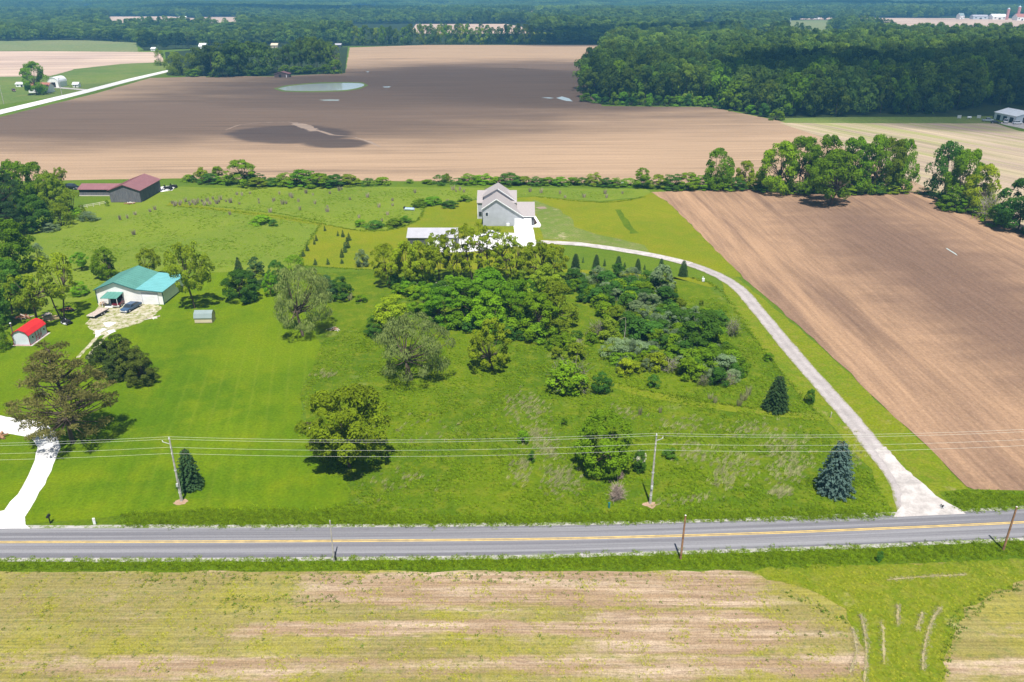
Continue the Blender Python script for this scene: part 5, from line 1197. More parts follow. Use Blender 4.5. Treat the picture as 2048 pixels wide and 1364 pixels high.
for (nm, px, py, wpx, D_, e, r_, wm, rm, lab, cat) in (
        ('farm_shed', 146, 175, 11, 4, 2.2, 3.4, 'white_siding', 'white_roof', 'tiny white shed in the grass right of the farm barn', 'shed'),
        ('farm_lean_to', 32, 174, 24, 5, 2.0, 3.0, 'white_siding', 'white_roof', 'low white outbuilding left of the farmhouse tree', 'shed'),
        ('far_house', 398, 98, 13, 9, 3.0, 6.0, 'white_siding', 'white_roof', 'white house with pointed roof among trees behind the island wood', 'house'),
        ('far_house', 302, 102, 8, 7, 2.2, 3.6, 'white_siding', 'white_roof', 'small white house at the end of the pale field', 'house'),
        ('far_barn', 542, 96, 13, 9, 3.0, 5.0, 'tan_siding', 'tan_siding', 'tan and white farm building beyond the island wood', 'barn'),
        ('far_barn', 582, 95, 11, 9, 3.0, 5.0, 'shed_side', 'grey_metal_roof', 'bluish farm building right of the tan one beyond the wood', 'barn'),
        ('far_barn', 670, 94.5, 12, 8, 2.6, 4.0, 'dark_siding', 'grey_metal_roof', 'long low building with dark wall at the far field corner', 'barn'),
        ('far_house', -6, 47, 22, 14, 8.0, 13.0, 'white_siding', 'white_roof', 'white house above the left woods at picture edge', 'house'),
        ('far_house', 358, 47, 14, 14, 6.0, 13.0, 'white_siding', 'white_roof', 'white far house beside the pale field strip', 'house'),
        ('brick_building', 343, 30, 6, 20, 11.0, 13.0, 'pink_brick', 'pink_brick', 'left pink building above the far treetops', 'building'),
        ('brick_building', 368, 30, 15, 20, 9.0, 13.0, 'pink_brick', 'pink_brick', 'wider right pink building above the far treetops', 'building'),
        ('far_barn', 1567, 45, 14, 16, 6.0, 9.0, 'shed_side', 'white_roof', 'pale grey barn at the left end of the far pasture', 'barn'),
        ('far_barn', 1628, 38, 12, 20, 7.0, 10.0, 'white_siding', 'white_roof', 'white barn on the far tan field edge', 'barn'),
        ('far_barn', 1985, 39, 28, 20, 6.0, 11.0, 'white_siding', 'white_roof', 'long white-roofed barn of the far right farm', 'barn'),
        ('far_barn', 1946, 38.5, 30, 16, 6.0, 9.0, 'shed_side', 'grey_metal_roof', 'long grey barn left of the white-roofed far barn', 'barn'),
        ('far_house', 1919, 38, 9, 16, 7.0, 12.0, 'white_siding', 'shed_roof_grey', 'white house left of the far right farm barns', 'house'),
        ('far_barn', 2034, 41, 20, 20, 7.0, 13.0, 'white_siding', 'red_roof_old', 'red-roofed white barn at the right picture edge', 'barn'),
        ('far_house', 1494, 4.0, 8, 40, 22.0, 34.0, 'white_siding', 'white_roof', 'tiny white building on the hazy skyline woods', 'house'),
        ('far_house', 117, 10, 7, 30, 16.0, 24.0, 'white_siding', 'white_roof', 'lone white house deep in the far left woods', 'house')):
    g = G(px, py)
    t = thing(nm, lab, cat, (g.x, g.y, 0.05))
    gable(t, wpx * MPP(g.y), D_, e, r_, wm, rm, 0.4, axis='x', ribs=False)
    ww = wpx * MPP(g.y)
    panel(t, 'dark_opening', ww * 0.42, ww * 0.58, 0.02, min(e * 0.7, 3.2))
    for q in (0.12, 0.74): panel(t, 'glass', ww * q, ww * (q + 0.12), e * 0.35, e * 0.7, name='window')
for i, (px, hh) in enumerate(((2013, 22), (2034, 26))):
    g = G(px, 39.5)
    t = thing('silo', ('left', 'right')[i] + ' slim concrete silo of the far right farm', 'silo', (g.x, g.y, 0.05))
    MB().tube((0, 0, 0), (0, 0, hh), 3.0, k=12).build('shaft', 'pink_brick', t); MB().tube((0, 0, hh), (0, 0, hh + 2.5), 3.1, 0.6, k=12).build('dome', 'shed_side', t)
# white workshop at the right edge
a, b = G(1987, 238), G(2030, 247)
L = (b - a).length
wt = thing('workshop', 'white workshop with metal roof by the right-hand wood', 'building', (a.x, a.y, 0.05), math.atan2(b.y - a.y, b.x - a.x))
gable(wt, L, 15.0, 3.6, 5.6, 'white_siding', 'white_roof', 0.4, axis='x', ribs=True)
MB().prism([(0, 0), (0, 3.5), (7.5, 5.5), (15, 3.5), (15, 0)], L + .003, L + 0.05, 'x').build('end_wall', 'shed_side', wt)
for k in range(3): panel(wt, 'dark_opening', 2.0 + k * L * 0.3, 4.6 + k * L * 0.3, 0.02, 2.6)
MB().box(L + .05, L + .1, 4, 9, 0, 2.8).build('door', 'dark_opening', wt)
MB().box(L * 0.8, L * 0.8 + 1.2, 7, 8.2, 5.4, 6.4).build('cupola', 'white_siding', wt)
sheet('workshop_yard', [(1985, 243), (2035, 247), (2120, 244), (2120, 262), (2048, 258), (2010, 250)], 0.085, 'drive_pale')
# ------------------------------------------------------------------ vehicles and small things
for nm, col, ro in (('car_blue', (0.045, 0.090, 0.170), 0.25), ('car_black', (0.012, 0.013, 0.018), 0.2), ('car_white', (0.80, 0.81, 0.82), 0.3), ('car_silver', (0.42, 0.47, 0.52), 0.3), ('car_red', (0.10, 0.008, 0.016), 0.3)):
    paint(nm, col, ro, 0.6, 0.04)
paint('tyre', (0.018, 0.018, 0.018), 0.9, 0.1, 0.1); paint('rim', (0.5, 0.5, 0.52), 0.35, 0.5, 0.1); paint('lamp_glass', (0.75, 0.75, 0.72), 0.1, 0.6, 0.02); paint('tail_lamp', (0.35, 0.01, 0.01), 0.2, 0.5, 0.05)
paint('pole_wood', (0.42, 0.40, 0.36), 0.95, 0.05, 0.3, 2.0); paint('pole_brown', (0.30, 0.17, 0.10), 0.95, 0.05, 0.4, 2.0); paint('galvanised', (0.62, 0.63, 0.64), 0.5, 0.4, 0.15, metal=0.3); paint('porcelain', (0.75, 0.76, 0.76), 0.3, 0.5, 0.05)
paint('wire_metal', (0.70, 0.72, 0.66), 0.5, 0.3, 0.05); paint('plank', (0.46, 0.38, 0.33), 0.9, 0.1, 0.3, 3.0); paint('black_plastic', (0.02, 0.02, 0.022), 0.5, 0.3, 0.1); paint('blue_tarp', (0.34, 0.45, 0.62), 0.5, 0.3, 0.1); paint('teal_plastic', (0.02, 0.16, 0.16), 0.5, 0.3, 0.1)
paint('rust', (0.22, 0.09, 0.05), 0.9, 0.1, 0.4, 3); paint('stone_pale', (0.66, 0.62, 0.55), 0.9, 0.1, 0.15); paint('orange_wood', (0.50, 0.24, 0.10), 0.8, 0.1, 0.2)
def vehicle(name, label, loc, rz, body, kind='sedan', L=4.7, W=1.82, cat='car'):
    t = thing(name, label, cat, (loc[0], loc[1], loc[2] if len(loc) > 2 else 0.09), rz)
    h = L / 2
    if kind == 'pickup':
        side = [(-h, 0.45), (-h, 0.95), (-h + 0.15, 1.05), (-h + 1.35, 1.12), (h - 0.02, 1.12), (h, 1.0), (h, 0.45)]
        cab = [(-h + 1.30, 1.10), (-h + 1.95, 1.80), (-h + 3.45, 1.82), (-h + 3.60, 1.12)]
    elif kind == 'suv':
        side = [(-h, 0.40), (-h, 0.85), (-h + 0.2, 0.98), (-h + 1.2, 1.08), (h - 0.05, 1.08), (h, 0.9), (h, 0.4)]
        cab = [(-h + 1.05, 1.06), (-h + 1.75, 1.68), (h - 0.5, 1.68), (h - 0.1, 1.06)]
    else:
        side = [(-h, 0.30), (-h, 0.68), (-h + 0.2, 0.78), (-h + 1.3, 0.90), (h - 0.6, 0.95), (h - 0.05, 0.88), (h, 0.7), (h, 0.32)]
        cab = [(-h + 1.15, 0.88), (-h + 1.95, 1.40), (h - 1.45, 1.42), (h - 0.55, 0.93)]
    b = MB().prism(side, -W / 2, W / 2, 'x').build('body', body, t, 0.06)
    n = len(cab)
    vs = [(s * W * (0.46 if z < 1.2 * max(1, 0.95) and i in (0, n - 1) else 0.38), y, z) for s in (-1, 1) for i, (y, z) in enumerate(cab)]
    MB().add(vs, [tuple(range(n))[::-1], tuple(range(n, 2 * n))] + [(i, (i + 1) % n, (i + 1) % n + n, i + n) for i in range(n)]).build('cabin_glass', 'glass', t)
    (y1, z1), (y2, z2) = cab[1], cab[2]
    MB().box(-W * 0.385, W * 0.385, y1 - 0.03, y2 + 0.03, z1 - 0.02, z1 + 0.05).build('roof', body, t, 0.02)
    for s in (-1, 1):
        for (ya, za), (yb, zb) in ((cab[0], cab[1]), (cab[2], cab[3])):
            MB().tube((s * W * 0.46, ya, za) if za < zb else (s * W * 0.385, ya, za), (s * W * 0.385, yb, zb) if za < zb else (s * W * 0.46, yb, zb), 0.045, k=4).build('pillar', body, t)
        for y in (-h + 0.85, h - 0.85):
            r_ = 0.40 if kind == 'pickup' else 0.33
            wv = MB().tube((s * (W / 2 - 0.20), y, r_), (s * (W / 2 + 0.02), y, r_), r_, k=14).build('wheel', 'tyre', t)
            MB().tube((s * (W / 2 + 0.021), y, r_), (s * (W / 2 + 0.035), y, r_), r_ * 0.6, k=10).build('rim', 'rim', wv)
        MB().box(s * W * 0.36 - 0.2, s * W * 0.36 + 0.2, -h - 0.03, -h + 0.05, side[1][1] - 0.22, side[1][1] - 0.05).build('headlight', 'lamp_glass', t)
        MB().box(s * W * 0.38 - 0.16, s * W * 0.38 + 0.16, h - 0.05, h + 0.02, side[-2][1] - 0.25, side[-2][1] - 0.08).build('tail_light', 'tail_lamp', t)
    MB().box(-W * 0.47, W * 0.47, -h - 0.06, -h + 0.02, side[0][1], side[0][1] + 0.18).build('bumper', 'galvanised', t)
    if kind == 'pickup':
        MB().box(-W * 0.42, W * 0.42, -h + 3.7, h - 0.1, 1.08, 1.135).build('bed', 'black_plastic', t)
    return t
g = G(263, 619); vehicle('sedan', 'dark blue sedan parked before the white barn', (g.x, g.y, 0.09), R(-14), 'car_blue', 'sedan', 5.1, 1.9)
g = G(235, 614); vehicle('sedan', 'dark red car parked under the green awning', (g.x, g.y + 1.6, 0.09), 0, 'car_red')
g = G(980, 474); vehicle('pickup_truck', 'white pickup on the gravel yard before the grey house', (g.x, g.y, 0.10), R(96), 'car_white', 'pickup', 5.6, 1.95, 'truck')
g = G(146, 378); vehicle('black_car', 'shiny black car left of the low maroon shed', (g.x, g.y, 0.09), R(70), 'car_black', 'suv')
g = G(1975, 243); vehicle('pickup_truck', 'silver pickup beside the white workshop', (g.x, g.y, 0.09), R(80), 'car_silver', 'pickup', 5.6, 1.95, 'truck')
g = G(1991, 247); vehicle('dark_car', 'dark car in front of the silver pickup at the workshop', (g.x, g.y, 0.1), R(70), 'car_black')
g = G(2011, 245.5); vehicle('box_truck', 'white truck parked at the workshop doors', (g.x, g.y, 0.1), R(150), 'car_white', 'pickup', 6.0, 2.1, 'truck')
g = G(2034, 248.5); vehicle('white_car', 'white car at the right of the workshop yard', (g.x, g.y, 0.1), R(95), 'car_white', 'suv')
g = G(28, 183); vehicle('red_car', 'dark red vehicle left of the farmhouse', (g.x, g.y, 0.1), R(40), 'car_red', 'suv')
# flatbed trailer
g = G(197, 630)
t = thing('flatbed_trailer', 'flatbed trailer with plank deck beside the white barn', 'trailer', (g.x, g.y, 0.09), R(-12))
for k in range(10): MB().box(-1.0 + k * 0.2, -0.81 + k * 0.2, -2.3, 2.3, 0.62, 0.68).build('deck_plank', 'plank', t)
MB().box(-1.06, -0.98, -2.35, 2.35, 0.48, 0.66).build('rail', 'black_plastic', t); MB().box(1.0, 1.08, -2.35, 2.35, 0.48, 0.66).build('rail', 'black_plastic', t)
MB().box(-1.0, 1.0, -2.38, -2.31, 0.48, 0.66).build('tail_board', 'stone_pale', t)
MB().box(-0.98, 0.98, -2.2, 2.2, 0.50, 0.60).build('chassis', 'black_plastic', t)
for s in (-1, 1):
    for y in (-0.5, 0.3):
        wv = MB().tube((s * 1.08, y, 0.32), (s * 1.28, y, 0.32), 0.32, k=12).build('wheel', 'tyre', t); MB().tube((s * 1.281, y, 0.32), (s * 1.29, y, 0.32), 0.18, k=8).build('rim', 'rim', wv)
MB().tube((-0.6, -2.3, 0.55), (0, -3.4, 0.5), 0.05, k=4).build('tow_bar', 'black_plastic', t); MB().tube((0.6, -2.3, 0.55), (0, -3.4, 0.5), 0.05, k=4).build('tow_bar', 'black_plastic', t)
# mower with bar on the lawn
def tractor(name, label, px, py, rz, s=1.0):
    g = G(px, py); t = thing(name, label, 'mower', (g.x, g.y, 0.06), rz)
    MB().prism([(-1.0 * s, 0.35 * s), (-1.0 * s, 0.75 * s), (-0.85 * s, 0.85 * s), (0.05 * s, 0.85 * s), (0.1 * s, 0.35 * s)], -0.32 * s, 0.32 * s, 'x').build('hood', 'black_plastic', t, 0.04)
    MB().box(-0.45 * s, 0.45 * s, 0.1 * s, 1.0 * s, 0.40 * s, 0.62 * s).build('fender', 'black_plastic', t, 0.04)
    st_ = MB().box(-0.25 * s, 0.25 * s, 0.3 * s, 0.75 * s, 0.63 * s, 0.75 * s).build('seat', 'black_plastic', t, 0.03); MB().box(-0.24 * s, 0.24 * s, 0.72 * s, 0.82 * s, 0.75 * s, 1.15 * s).build('backrest', 'black_plastic', st_, 0.03)
    MB().tube((0, 0.0, 0.8 * s), (0, 0.2 * s, 1.05 * s), 0.03 * s, k=5).build('steering_column', 'galvanised', t)
    MB().box(-0.65 * s, 0.65 * s, -0.55 * s, 0.25 * s, 0.12 * s, 0.26 * s).build('mower_deck', 'porcelain', t)
    for x in (-1, 1):
        for y, r_ in ((-0.75, 0.22), (0.65, 0.34)):
            wv = MB().tube((x * 0.38 * s, y * s, r_ * s), (x * 0.60 * s, y * s, r_ * s), r_ * s, k=12).build('wheel', 'tyre', t); MB().tube((x * 0.601 * s, y * s, r_ * s), (x * 0.61 * s, y * s, r_ * s), r_ * s * 0.5, k=8).build('rim', 'porcelain', wv)
tractor('ride_on_mower', 'black ride-on mower on the lawn right of the red shed', 134, 648, R(60), 1.15)
tractor('tractor', 'black tractor parked on the pale pad right of the black barn', 336, 380, R(80), 1.5)
tractor('tractor', 'second dark machine behind the tractor on the barn pad', 347, 376, R(80), 1.3)
# heaps
def heap(name, label, cat, px, py, wid, n, mats, ln=1.0, r_=0.05, seed=1, part='branch', high=0.5):
    g = G(px, py); t = thing(name, label, cat, (g.x, g.y, 0.05)); rg = random.Random(seed)
    for k in range(n):
        a = rg.uniform(0, 3.14); x, y = rg.gauss(0, wid * 0.22), rg.gauss(0, wid * 0.14); z = max(r_, high * (1 - (abs(x) + abs(y)) / wid) * rg.uniform(0.2, 1)); l = ln * rg.uniform(0.5, 1.1)
        MB().tube((x - l / 2 * math.cos(a), y - l / 2 * math.sin(a), z), (x + l / 2 * math.cos(a), y + l / 2 * math.sin(a), max(r_, z + rg.uniform(-0.2, 0.2))), r_ * rg.uniform(0.6, 1.4), k=5).build(part, mats[k % len(mats)], t)
    return t
heap('brush_heap', 'small heap of pale branches right of the tall willow', 'brush heap', 670, 660, 2.2, 34, ['stone_pale', 'pole_brown', 'plank'], 1.2, 0.05, 1)
heap('scrap_heap', 'dark scrap heap behind the two-stemmed airy tree', 'scrap heap', 136, 622, 2.6, 26, ['black_plastic', 'rust', 'black_plastic'], 1.3, 0.12, 2, 'scrap', 0.9)
heap('log_heap', 'heap of brown logs behind the red shed', 'log heap', 46, 637, 2.6, 22, ['pole_brown', 'plank', 'rust'], 2.0, 0.13, 3, 'log', 0.6)
heap('log_heap', 'pale logs beside the bare patch right of the airy trees', 'log heap', 92, 630, 1.8, 12, ['stone_pale', 'plank'], 1.4, 0.11, 4, 'log', 0.4)
heap('barn_clutter', 'clutter of orange boards by the left front of the white barn', 'clutter', 206, 611, 1.6, 16, ['orange_wood', 'plank', 'car_blue'], 1.1, 0.09, 5, 'board', 0.9)
heap('yard_clutter', 'dark clutter on the gravel yard right of the grey shed', 'clutter', 945, 490, 3.4, 26, ['rust', 'black_plastic', 'plank'], 1.2, 0.12, 6, 'scrap', 0.9)
heap('plank_pile', 'long planks lying at the right edge of the barn gravel', 'planks', 305, 637, 2.2, 6, ['plank', 'stone_pale'], 3.0, 0.09, 7, 'board', 0.2)
heap('driveway_debris', 'small dark debris beside the driveway mouth', 'debris', 1884, 1015, 0.8, 10, ['black_plastic', 'galvanised'], 0.6, 0.06, 8, 'scrap', 0.3)
heap('barn_foot_rubble', 'pinkish rubble at the foot of the black barn front', 'rubble', 262, 408, 3.4, 24, ['stone_pale', 'pole_brown'], 1.0, 0.14, 9, 'rubble', 0.6)
heap('shed_foot_debris', 'log lying at the left edge beside the white gravel drive', 'log', 3, 876, 0.8, 3, ['pole_brown'], 2.2, 0.22, 10, 'log', 0.3)
# covered boat in the mown grass
g = G(818, 421); t = thing('covered_boat', 'small blue and white covered boat in the mown grass left of the house', 'boat', (g.x, g.y, 0.06), R(80))
MB().prism([(-0.7, 0.5), (0.7, 0.5), (0.45, 0.0), (-0.45, 0.0)], -1.8, 1.5, 'y').build('hull', 'porcelain', t); MB().prism([(-0.72, 0.52), (0.72, 0.52), (0.3, 0.85), (-0.3, 0.85)], -1.7, 1.2, 'y').build('cover', 'blue_tarp', t); MB().box(-0.5, 0.5, 1.25, 1.7, 0.4, 1.1).build('motor', 'black_plastic', t)
# birdbath
g = G(615, 868); t = thing('birdbath', 'pale stone birdbath beside the dark slate patch on the lawn', 'birdbath', (g.x, g.y, 0.05))
MB().tube((0, 0, 0), (0, 0, 0.12), 0.30, 0.22, 12).build('foot', 'stone_pale', t); MB().tube((0, 0, 0.12), (0, 0, 0.75), 0.12, 0.10, 10).build('pedestal', 'stone_pale', t); MB().tube((0, 0, 0.75), (0, 0, 0.92), 0.16, 0.48, 14).build('bowl', 'stone_pale', t)
# mailbox
g = G(101, 1047); t = thing('mailbox', 'black mailbox on a post by the road near the white drive', 'mailbox', (g.x, g.y, 0.06), R(6))
MB().box(-0.06, 0.06, -0.06, 0.06, 0, 1.05).build('post', 'black_plastic', t)
MB().prism([(-0.16, 1.05), (0.16, 1.05), (0.16, 1.25), (0.1, 1.36), (-0.1, 1.36), (-0.16, 1.25)], -0.38, 0.25, 'y').build('box', 'black_plastic', t); MB().box(0.161, 0.18, -0.1, 0.05, 1.2, 1.4).build('flag', 'black_plastic', t)
g = G(190, 1049); t = thing('culvert_marker', 'short white marker post at the ditch end by the road', 'post', (g.x, g.y, 0.06), R(8))
MB().box(-0.16, 0.16, -0.08, 0.08, 0, 0.95).build('board', 'porcelain', t); MB().box(-0.13, 0.13, -0.10, -0.081, 0.7, 0.85).build('reflector', 'stone_pale', t)
g = G(1218, 1016); t = thing('cable_pedestal', 'small teal cable pedestal in the grass below the dead bush', 'pedestal', (g.x, g.y, 0.05))
MB().box(-0.12, 0.12, -0.12, 0.12, 0, 0.75).build('box', 'teal_plastic', t, 0.02); MB().box(-0.14, 0.14, -0.14, 0.14, 0.752, 0.82).build('cap', 'teal_plastic', t)
g = G(1661, 836); t = thing('marker_stake', 'thin wooden stake beside the driveway', 'stake', (g.x, g.y, 0.05)); MB().box(-0.05, 0.05, -0.05, 0.05, 0, 1.1).build('stake', 'plank', t); MB().box(-0.08, 0.08, -0.07, -0.05, 0.8, 1.0).build('tag', 'stone_pale', t)
g = G(1406, 563); t = thing('utility_box', 'small white utility box left of the driveway bend', 'utility box', (g.x, g.y, 0.05)); MB().box(-0.3, 0.3, -0.3, 0.3, 0, 0.8).build('box', 'porcelain', t, 0.03); MB().tube((-0.1, 0, 0.8), (-0.1, 0, 1.3), 0.07, k=6).build('vent', 'porcelain', t)
g = G(1244, 374); t = thing('marker_flag', 'tiny white marker at the top right of the upper meadow', 'marker', (g.x, g.y, 0.05)); MB().tube((0, 0, 0), (0, 0, 1.3), 0.04, k=5).build('rod', 'porcelain', t); MB().box(-0.45, 0.45, -0.03, 0.03, 1.2, 1.7).build('flag', 'porcelain', t)
# rail fence near the black barn
a, b = G(162, 418), G(212, 409)
t = thing('rail_fence', 'low pale rail fence below the black barn', 'fence', (a.x, a.y, 0.05), math.atan2(b.y - a.y, b.x - a.x)); L = (b - a).length
for k in range(5): MB().box(k * L / 4 - 0.07, k * L / 4 + 0.07, -0.07, 0.07, 0, 1.1).build('post', 'stone_pale', t)
for z in (0.45, 0.9): MB().box(0, L, 0.072, 0.12, z, z + 0.12).build('rail', 'stone_pale', t)
# mesh fence panels and white tank by the right wood
for i, px in enumerate((1918, 1957)):
    g = G(px, 237); t = thing('fence_panel', ('left', 'right')[i] + ' grey panel standing in the grass by the right wood', 'panel', (g.x, g.y, 0.05))
    MB().box(-1.0, 1.0, -0.03, 0.03, 0.1, 1.7).build('panel', 'galvanised', t)
    for x in (-1.0, 1.0): MB().box(x - .05, x + .05, -.05, .05, 0, 1.8).build('post', 'galvanised', t)
g = G(1938, 238); t = thing('gas_tank', 'white rounded gas tank in the grass by the right wood', 'tank', (g.x, g.y, 0.05))
MB().tube((-0.9, 0, 0.8), (0.9, 0, 0.8), 0.55, k=12).tube((-1.15, 0, 0.8), (-0.9, 0, 0.8), 0.25, 0.55, 12).tube((0.9, 0, 0.8), (1.15, 0, 0.8), 0.55, 0.25, 12).build('vessel', 'porcelain', t)
for x in (-0.6, 0.6): MB().box(x - .1, x + .1, -.35, .35, 0, 0.35).build('foot', 'galvanised', t)

# ------------------------------------------------------------------ power line
PA, PB = G(363, 1003), G(1300, 1008)
HA, HB = HT(PA.y, 877), HT(PB.y, 870)
along = (PB - PA).normalized()
def utility_pole(base, h, label, side, lean):
    t = thing('utility_pole', label, 'utility pole', (base.x, base.y, 0.03), math.atan2(along.y, along.x))
    MB().tube((0, 0, -0.3), (lean, 0, h), 0.165, 0.105, 10).build('shaft', 'pole_wood', t)
    br = MB().tube((lean, 0, h - 0.9), (lean + side * 0.75, -0.35, h - 0.35), 0.05, k=6).build('bracket', 'galvanised', t)
    MB().tube((lean + side * 0.75, -0.35, h - 0.35), (lean + side * 0.80, -0.38, h - 0.10), 0.07, 0.05, 8).build('insulator', 'porcelain', br)
    for dy, z in ((0.0, h), (-0.16, h - 0.05), (-0.15, h - 1.45), (-0.15, h - 2.4)):
        MB().tube((lean * z / h, dy, z), (lean * z / h, dy, z + 0.22), 0.06, 0.045, 8).build('insulator', 'porcelain', t)
    MB().box(-0.14 + lean * .2, 0.14 + lean * .2, -0.34, -0.19, 2.6, 3.1).build('meter_box', 'galvanised', t)
    for z in (1.4, 5.0): MB().tube((lean * z / h, 0, z), (lean * z / h, 0, z + 0.12), 0.19, k=10).build('band', 'galvanised', t)
    MB().tube((0.16, 0.05, 0), (0.16 + lean * .4, 0.05, 3.6), 0.035, k=5).build('ground_wire_guard', 'galvanised', t)
    bm_ = sheet('pole_earth', [(0, 0)] * 3, 0, 'pole_earth') if False else None
    return t
utility_pole(PA, HA, 'tall grey utility pole on the lawn with a spruce beside it', -1, 0.05)
utility_pole(PB, HB, 'tall grey utility pole right of the wide bushy tree', 1, 0.10)
for p_, n_ in ((PA, 1), (PB, 2)):
    rg = random.Random(n_)
    vs = [(p_.x + math.cos(a) * rg.uniform(0.7, 1.2), p_.y - 0.25 + math.sin(a) * rg.uniform(0.5, 1.0), 0.075) for a in [i * 0.4 for i in range(16)]]
    o = bpy.data.objects.new('bare_earth', mesh_np('bare_earth', vs, [tuple(range(16))], ['pole_earth'])); C.objects.link(o); tag(o, kind='structure')
span = (PB - PA).length
PL, PR = PA - along * span + Vector((0, -1.5, 0)), PB + along * span * 0.92 + Vector((0, 3.4, -0.5))
wl = ['upper rear conductor', 'upper front conductor', 'middle conductor', 'lowest cable']
for i, (dz, dy) in enumerate(((0.25, 0.05), (0.16, -0.40), (-1.25, -0.15), (-2.2, -0.15))):
    pts = [PL + Vector((0, dy, HA - 0.4 + dz)), PA + Vector((0, dy, HA + dz)), PB + Vector((0, dy, HB + dz)), PR + Vector((0, dy, HB + dz))]
    m_ = MB(); sag = 0.75
    for a, b in zip(pts, pts[1:]):
        prev = a
        for k in range(1, 25):
            f = k / 24; q = a.lerp(b, f) - Vector((0, 0, 4 * sag * f * (1 - f))); m_.tube(prev, q, 0.010, k=5, cap=False); prev = q
    o = m_.build('power_line', 'wire_metal'); tag(o, wl[i] + ' of the power line running along the road', 'power line')
for i, (bx, by, ty, mt, lab, tx) in enumerate(((668, 1123, 1042, 'pole_wood', 'slim grey post at the near road edge, left of centre', 663), (1361, 1119, 1031, 'pole_brown', 'short brown wooden post at the near road edge', 1370), (2006, 1101, 1014, 'pole_brown', 'short brown wooden post at the right picture edge', 2027))):
    g = G(bx, by); h = HT(g.y, ty); t = thing('roadside_post', lab, 'post', (g.x, g.y, 0.03))
    MB().tube((0, 0, -0.2), (0.05, 0, h), 0.10 if i == 0 else 0.14, 0.07 if i == 0 else 0.11, 8).build('shaft', mt, t)
    MB().tube((0.05, 0, h + .002), (0.05, 0, h + 0.08), 0.075 if i == 0 else 0.12, 0.05, 8).build('cap', 'galvanised' if i == 0 else 'stone_pale', t)
    if i == 0: MB().box(0.18, 0.30, -0.03, 0.03, -0.1, 1.5).build('guard', 'black_plastic', t)
for i, (px, py, h) in enumerate(((8, 208, 11), (124, 190, 11))):
    g = G(px, py); t = thing('farm_pole', ('left', 'right')[i] + ' thin pole along the far white gravel road', 'utility pole', (g.x, g.y, 0.03)); MB().tube((0, 0, 0), (0, 0, h), 0.18, 0.12, 6).build('shaft', 'pole_wood', t); MB().box(-1.0, 1.0, -0.06, 0.06, h - 0.6, h - 0.45).build('crossarm', 'pole_wood', t)
# ------------------------------------------------------------------ woods
wr = np.random.default_rng(5)
def wtree(name, px, py, h, wm, label, group, key='wood_tree', mat=None, loc=None, cat='tree'):
    return plant(name, key, px, py, 0, 0, mat, label, cat, group, h=h, wm=wm, loc=loc)
plant('farm_tree', 'oak', 74, 189, 124, 50, 'leaf_green', 'broad tree standing in front of the white farmhouse', var=2)
# island wood and bare-stemmed group by the pond
def nth(lst, i, part=None):
    ids = [k for k in range(len(lst)) if part is None or part(k)]
    return ORD[sorted(ids, key=lambda k: lst[k][0]).index(i)]
ISL = ((322, 131, 98, 28), (345, 148, 112, 40), (362, 150, 108, 44), (352, 140, 104, 40), (386, 151, 106, 40), (400, 146, 96, 50), (425, 152, 92, 56), (440, 144, 86, 56), (456, 153, 88, 58), (478, 152, 82, 60), (500, 150, 84, 56), (470, 142, 80, 50), (520, 150, 86, 50), (535, 146, 86, 44), (410, 150, 104, 40), (446, 154, 104, 44))
for i, (x, y, t_, w) in enumerate(ISL):
    plant('island_tree', 'full_tree' if i > 4 else 'fluffy', x, y, t_, w, 'leaf_forest' if i > 4 else 'leaf_olive', (nth(ISL, i, lambda k: k <= 4) + ' low light-green tree at the left end of the island wood' if i <= 4 else nth(ISL, i, lambda k: k > 4) + ' dense tree from the left in the island wood by the brown shed'), 'tree', 'light-green island wood trees' if i <= 4 else 'dense island wood trees')
SLE = ((556, 142, 96, 30), (575, 143, 92, 30), (590, 144, 82, 34), (606, 143, 76, 36), (622, 143, 72, 40), (636, 144, 74, 38), (650, 143, 78, 36), (664, 144, 84, 34), (628, 138, 78, 36), (600, 138, 80, 36))
for i, (x, y, t_, w) in enumerate(SLE):
    plant('slender_tree', 'airy', x, y, t_, w, 'leaf_forest', nth(SLE, i) + ' slender bare-stemmed tree from the left, right of the brown shed', 'tree', 'slender tree group by the pond')
UND = ((672, 147, 120, 34), (650, 147, 128, 36), (620, 147, 130, 40), (592, 147, 132, 36), (570, 146, 130, 30), (505, 152, 140, 30), (430, 154, 142, 30), (390, 153, 138, 36))
for i, (x, y, t_, w) in enumerate(UND):
    plant('undergrowth_bush', 'shrub', x, y, t_, w, 'leaf_green', nth(UND, i) + ' undergrowth bush from the left along the island wood edge', 'bush', 'undergrowth of the island wood')
plant('lone_snag', 'half_dead', 672, 140, 86, 26, None, 'bare-branched dark tree at the right end of the slender tree group')
for i, (x, y, t_, w) in enumerate(((1598, 76, 46, 24), (1612, 78, 52, 22), (1626, 77, 58, 20), (1592, 64, 44, 10), (1655, 77, 50, 24), (1664, 80, 58, 22))):
    wtree('pasture_tree', x, y, HT(G(x, y).y, t_), w * MPP(G(x, y).y), ORD[i] + ' tree in the far pasture clump behind the right-hand wood', 'far pasture trees', 'full_tree')
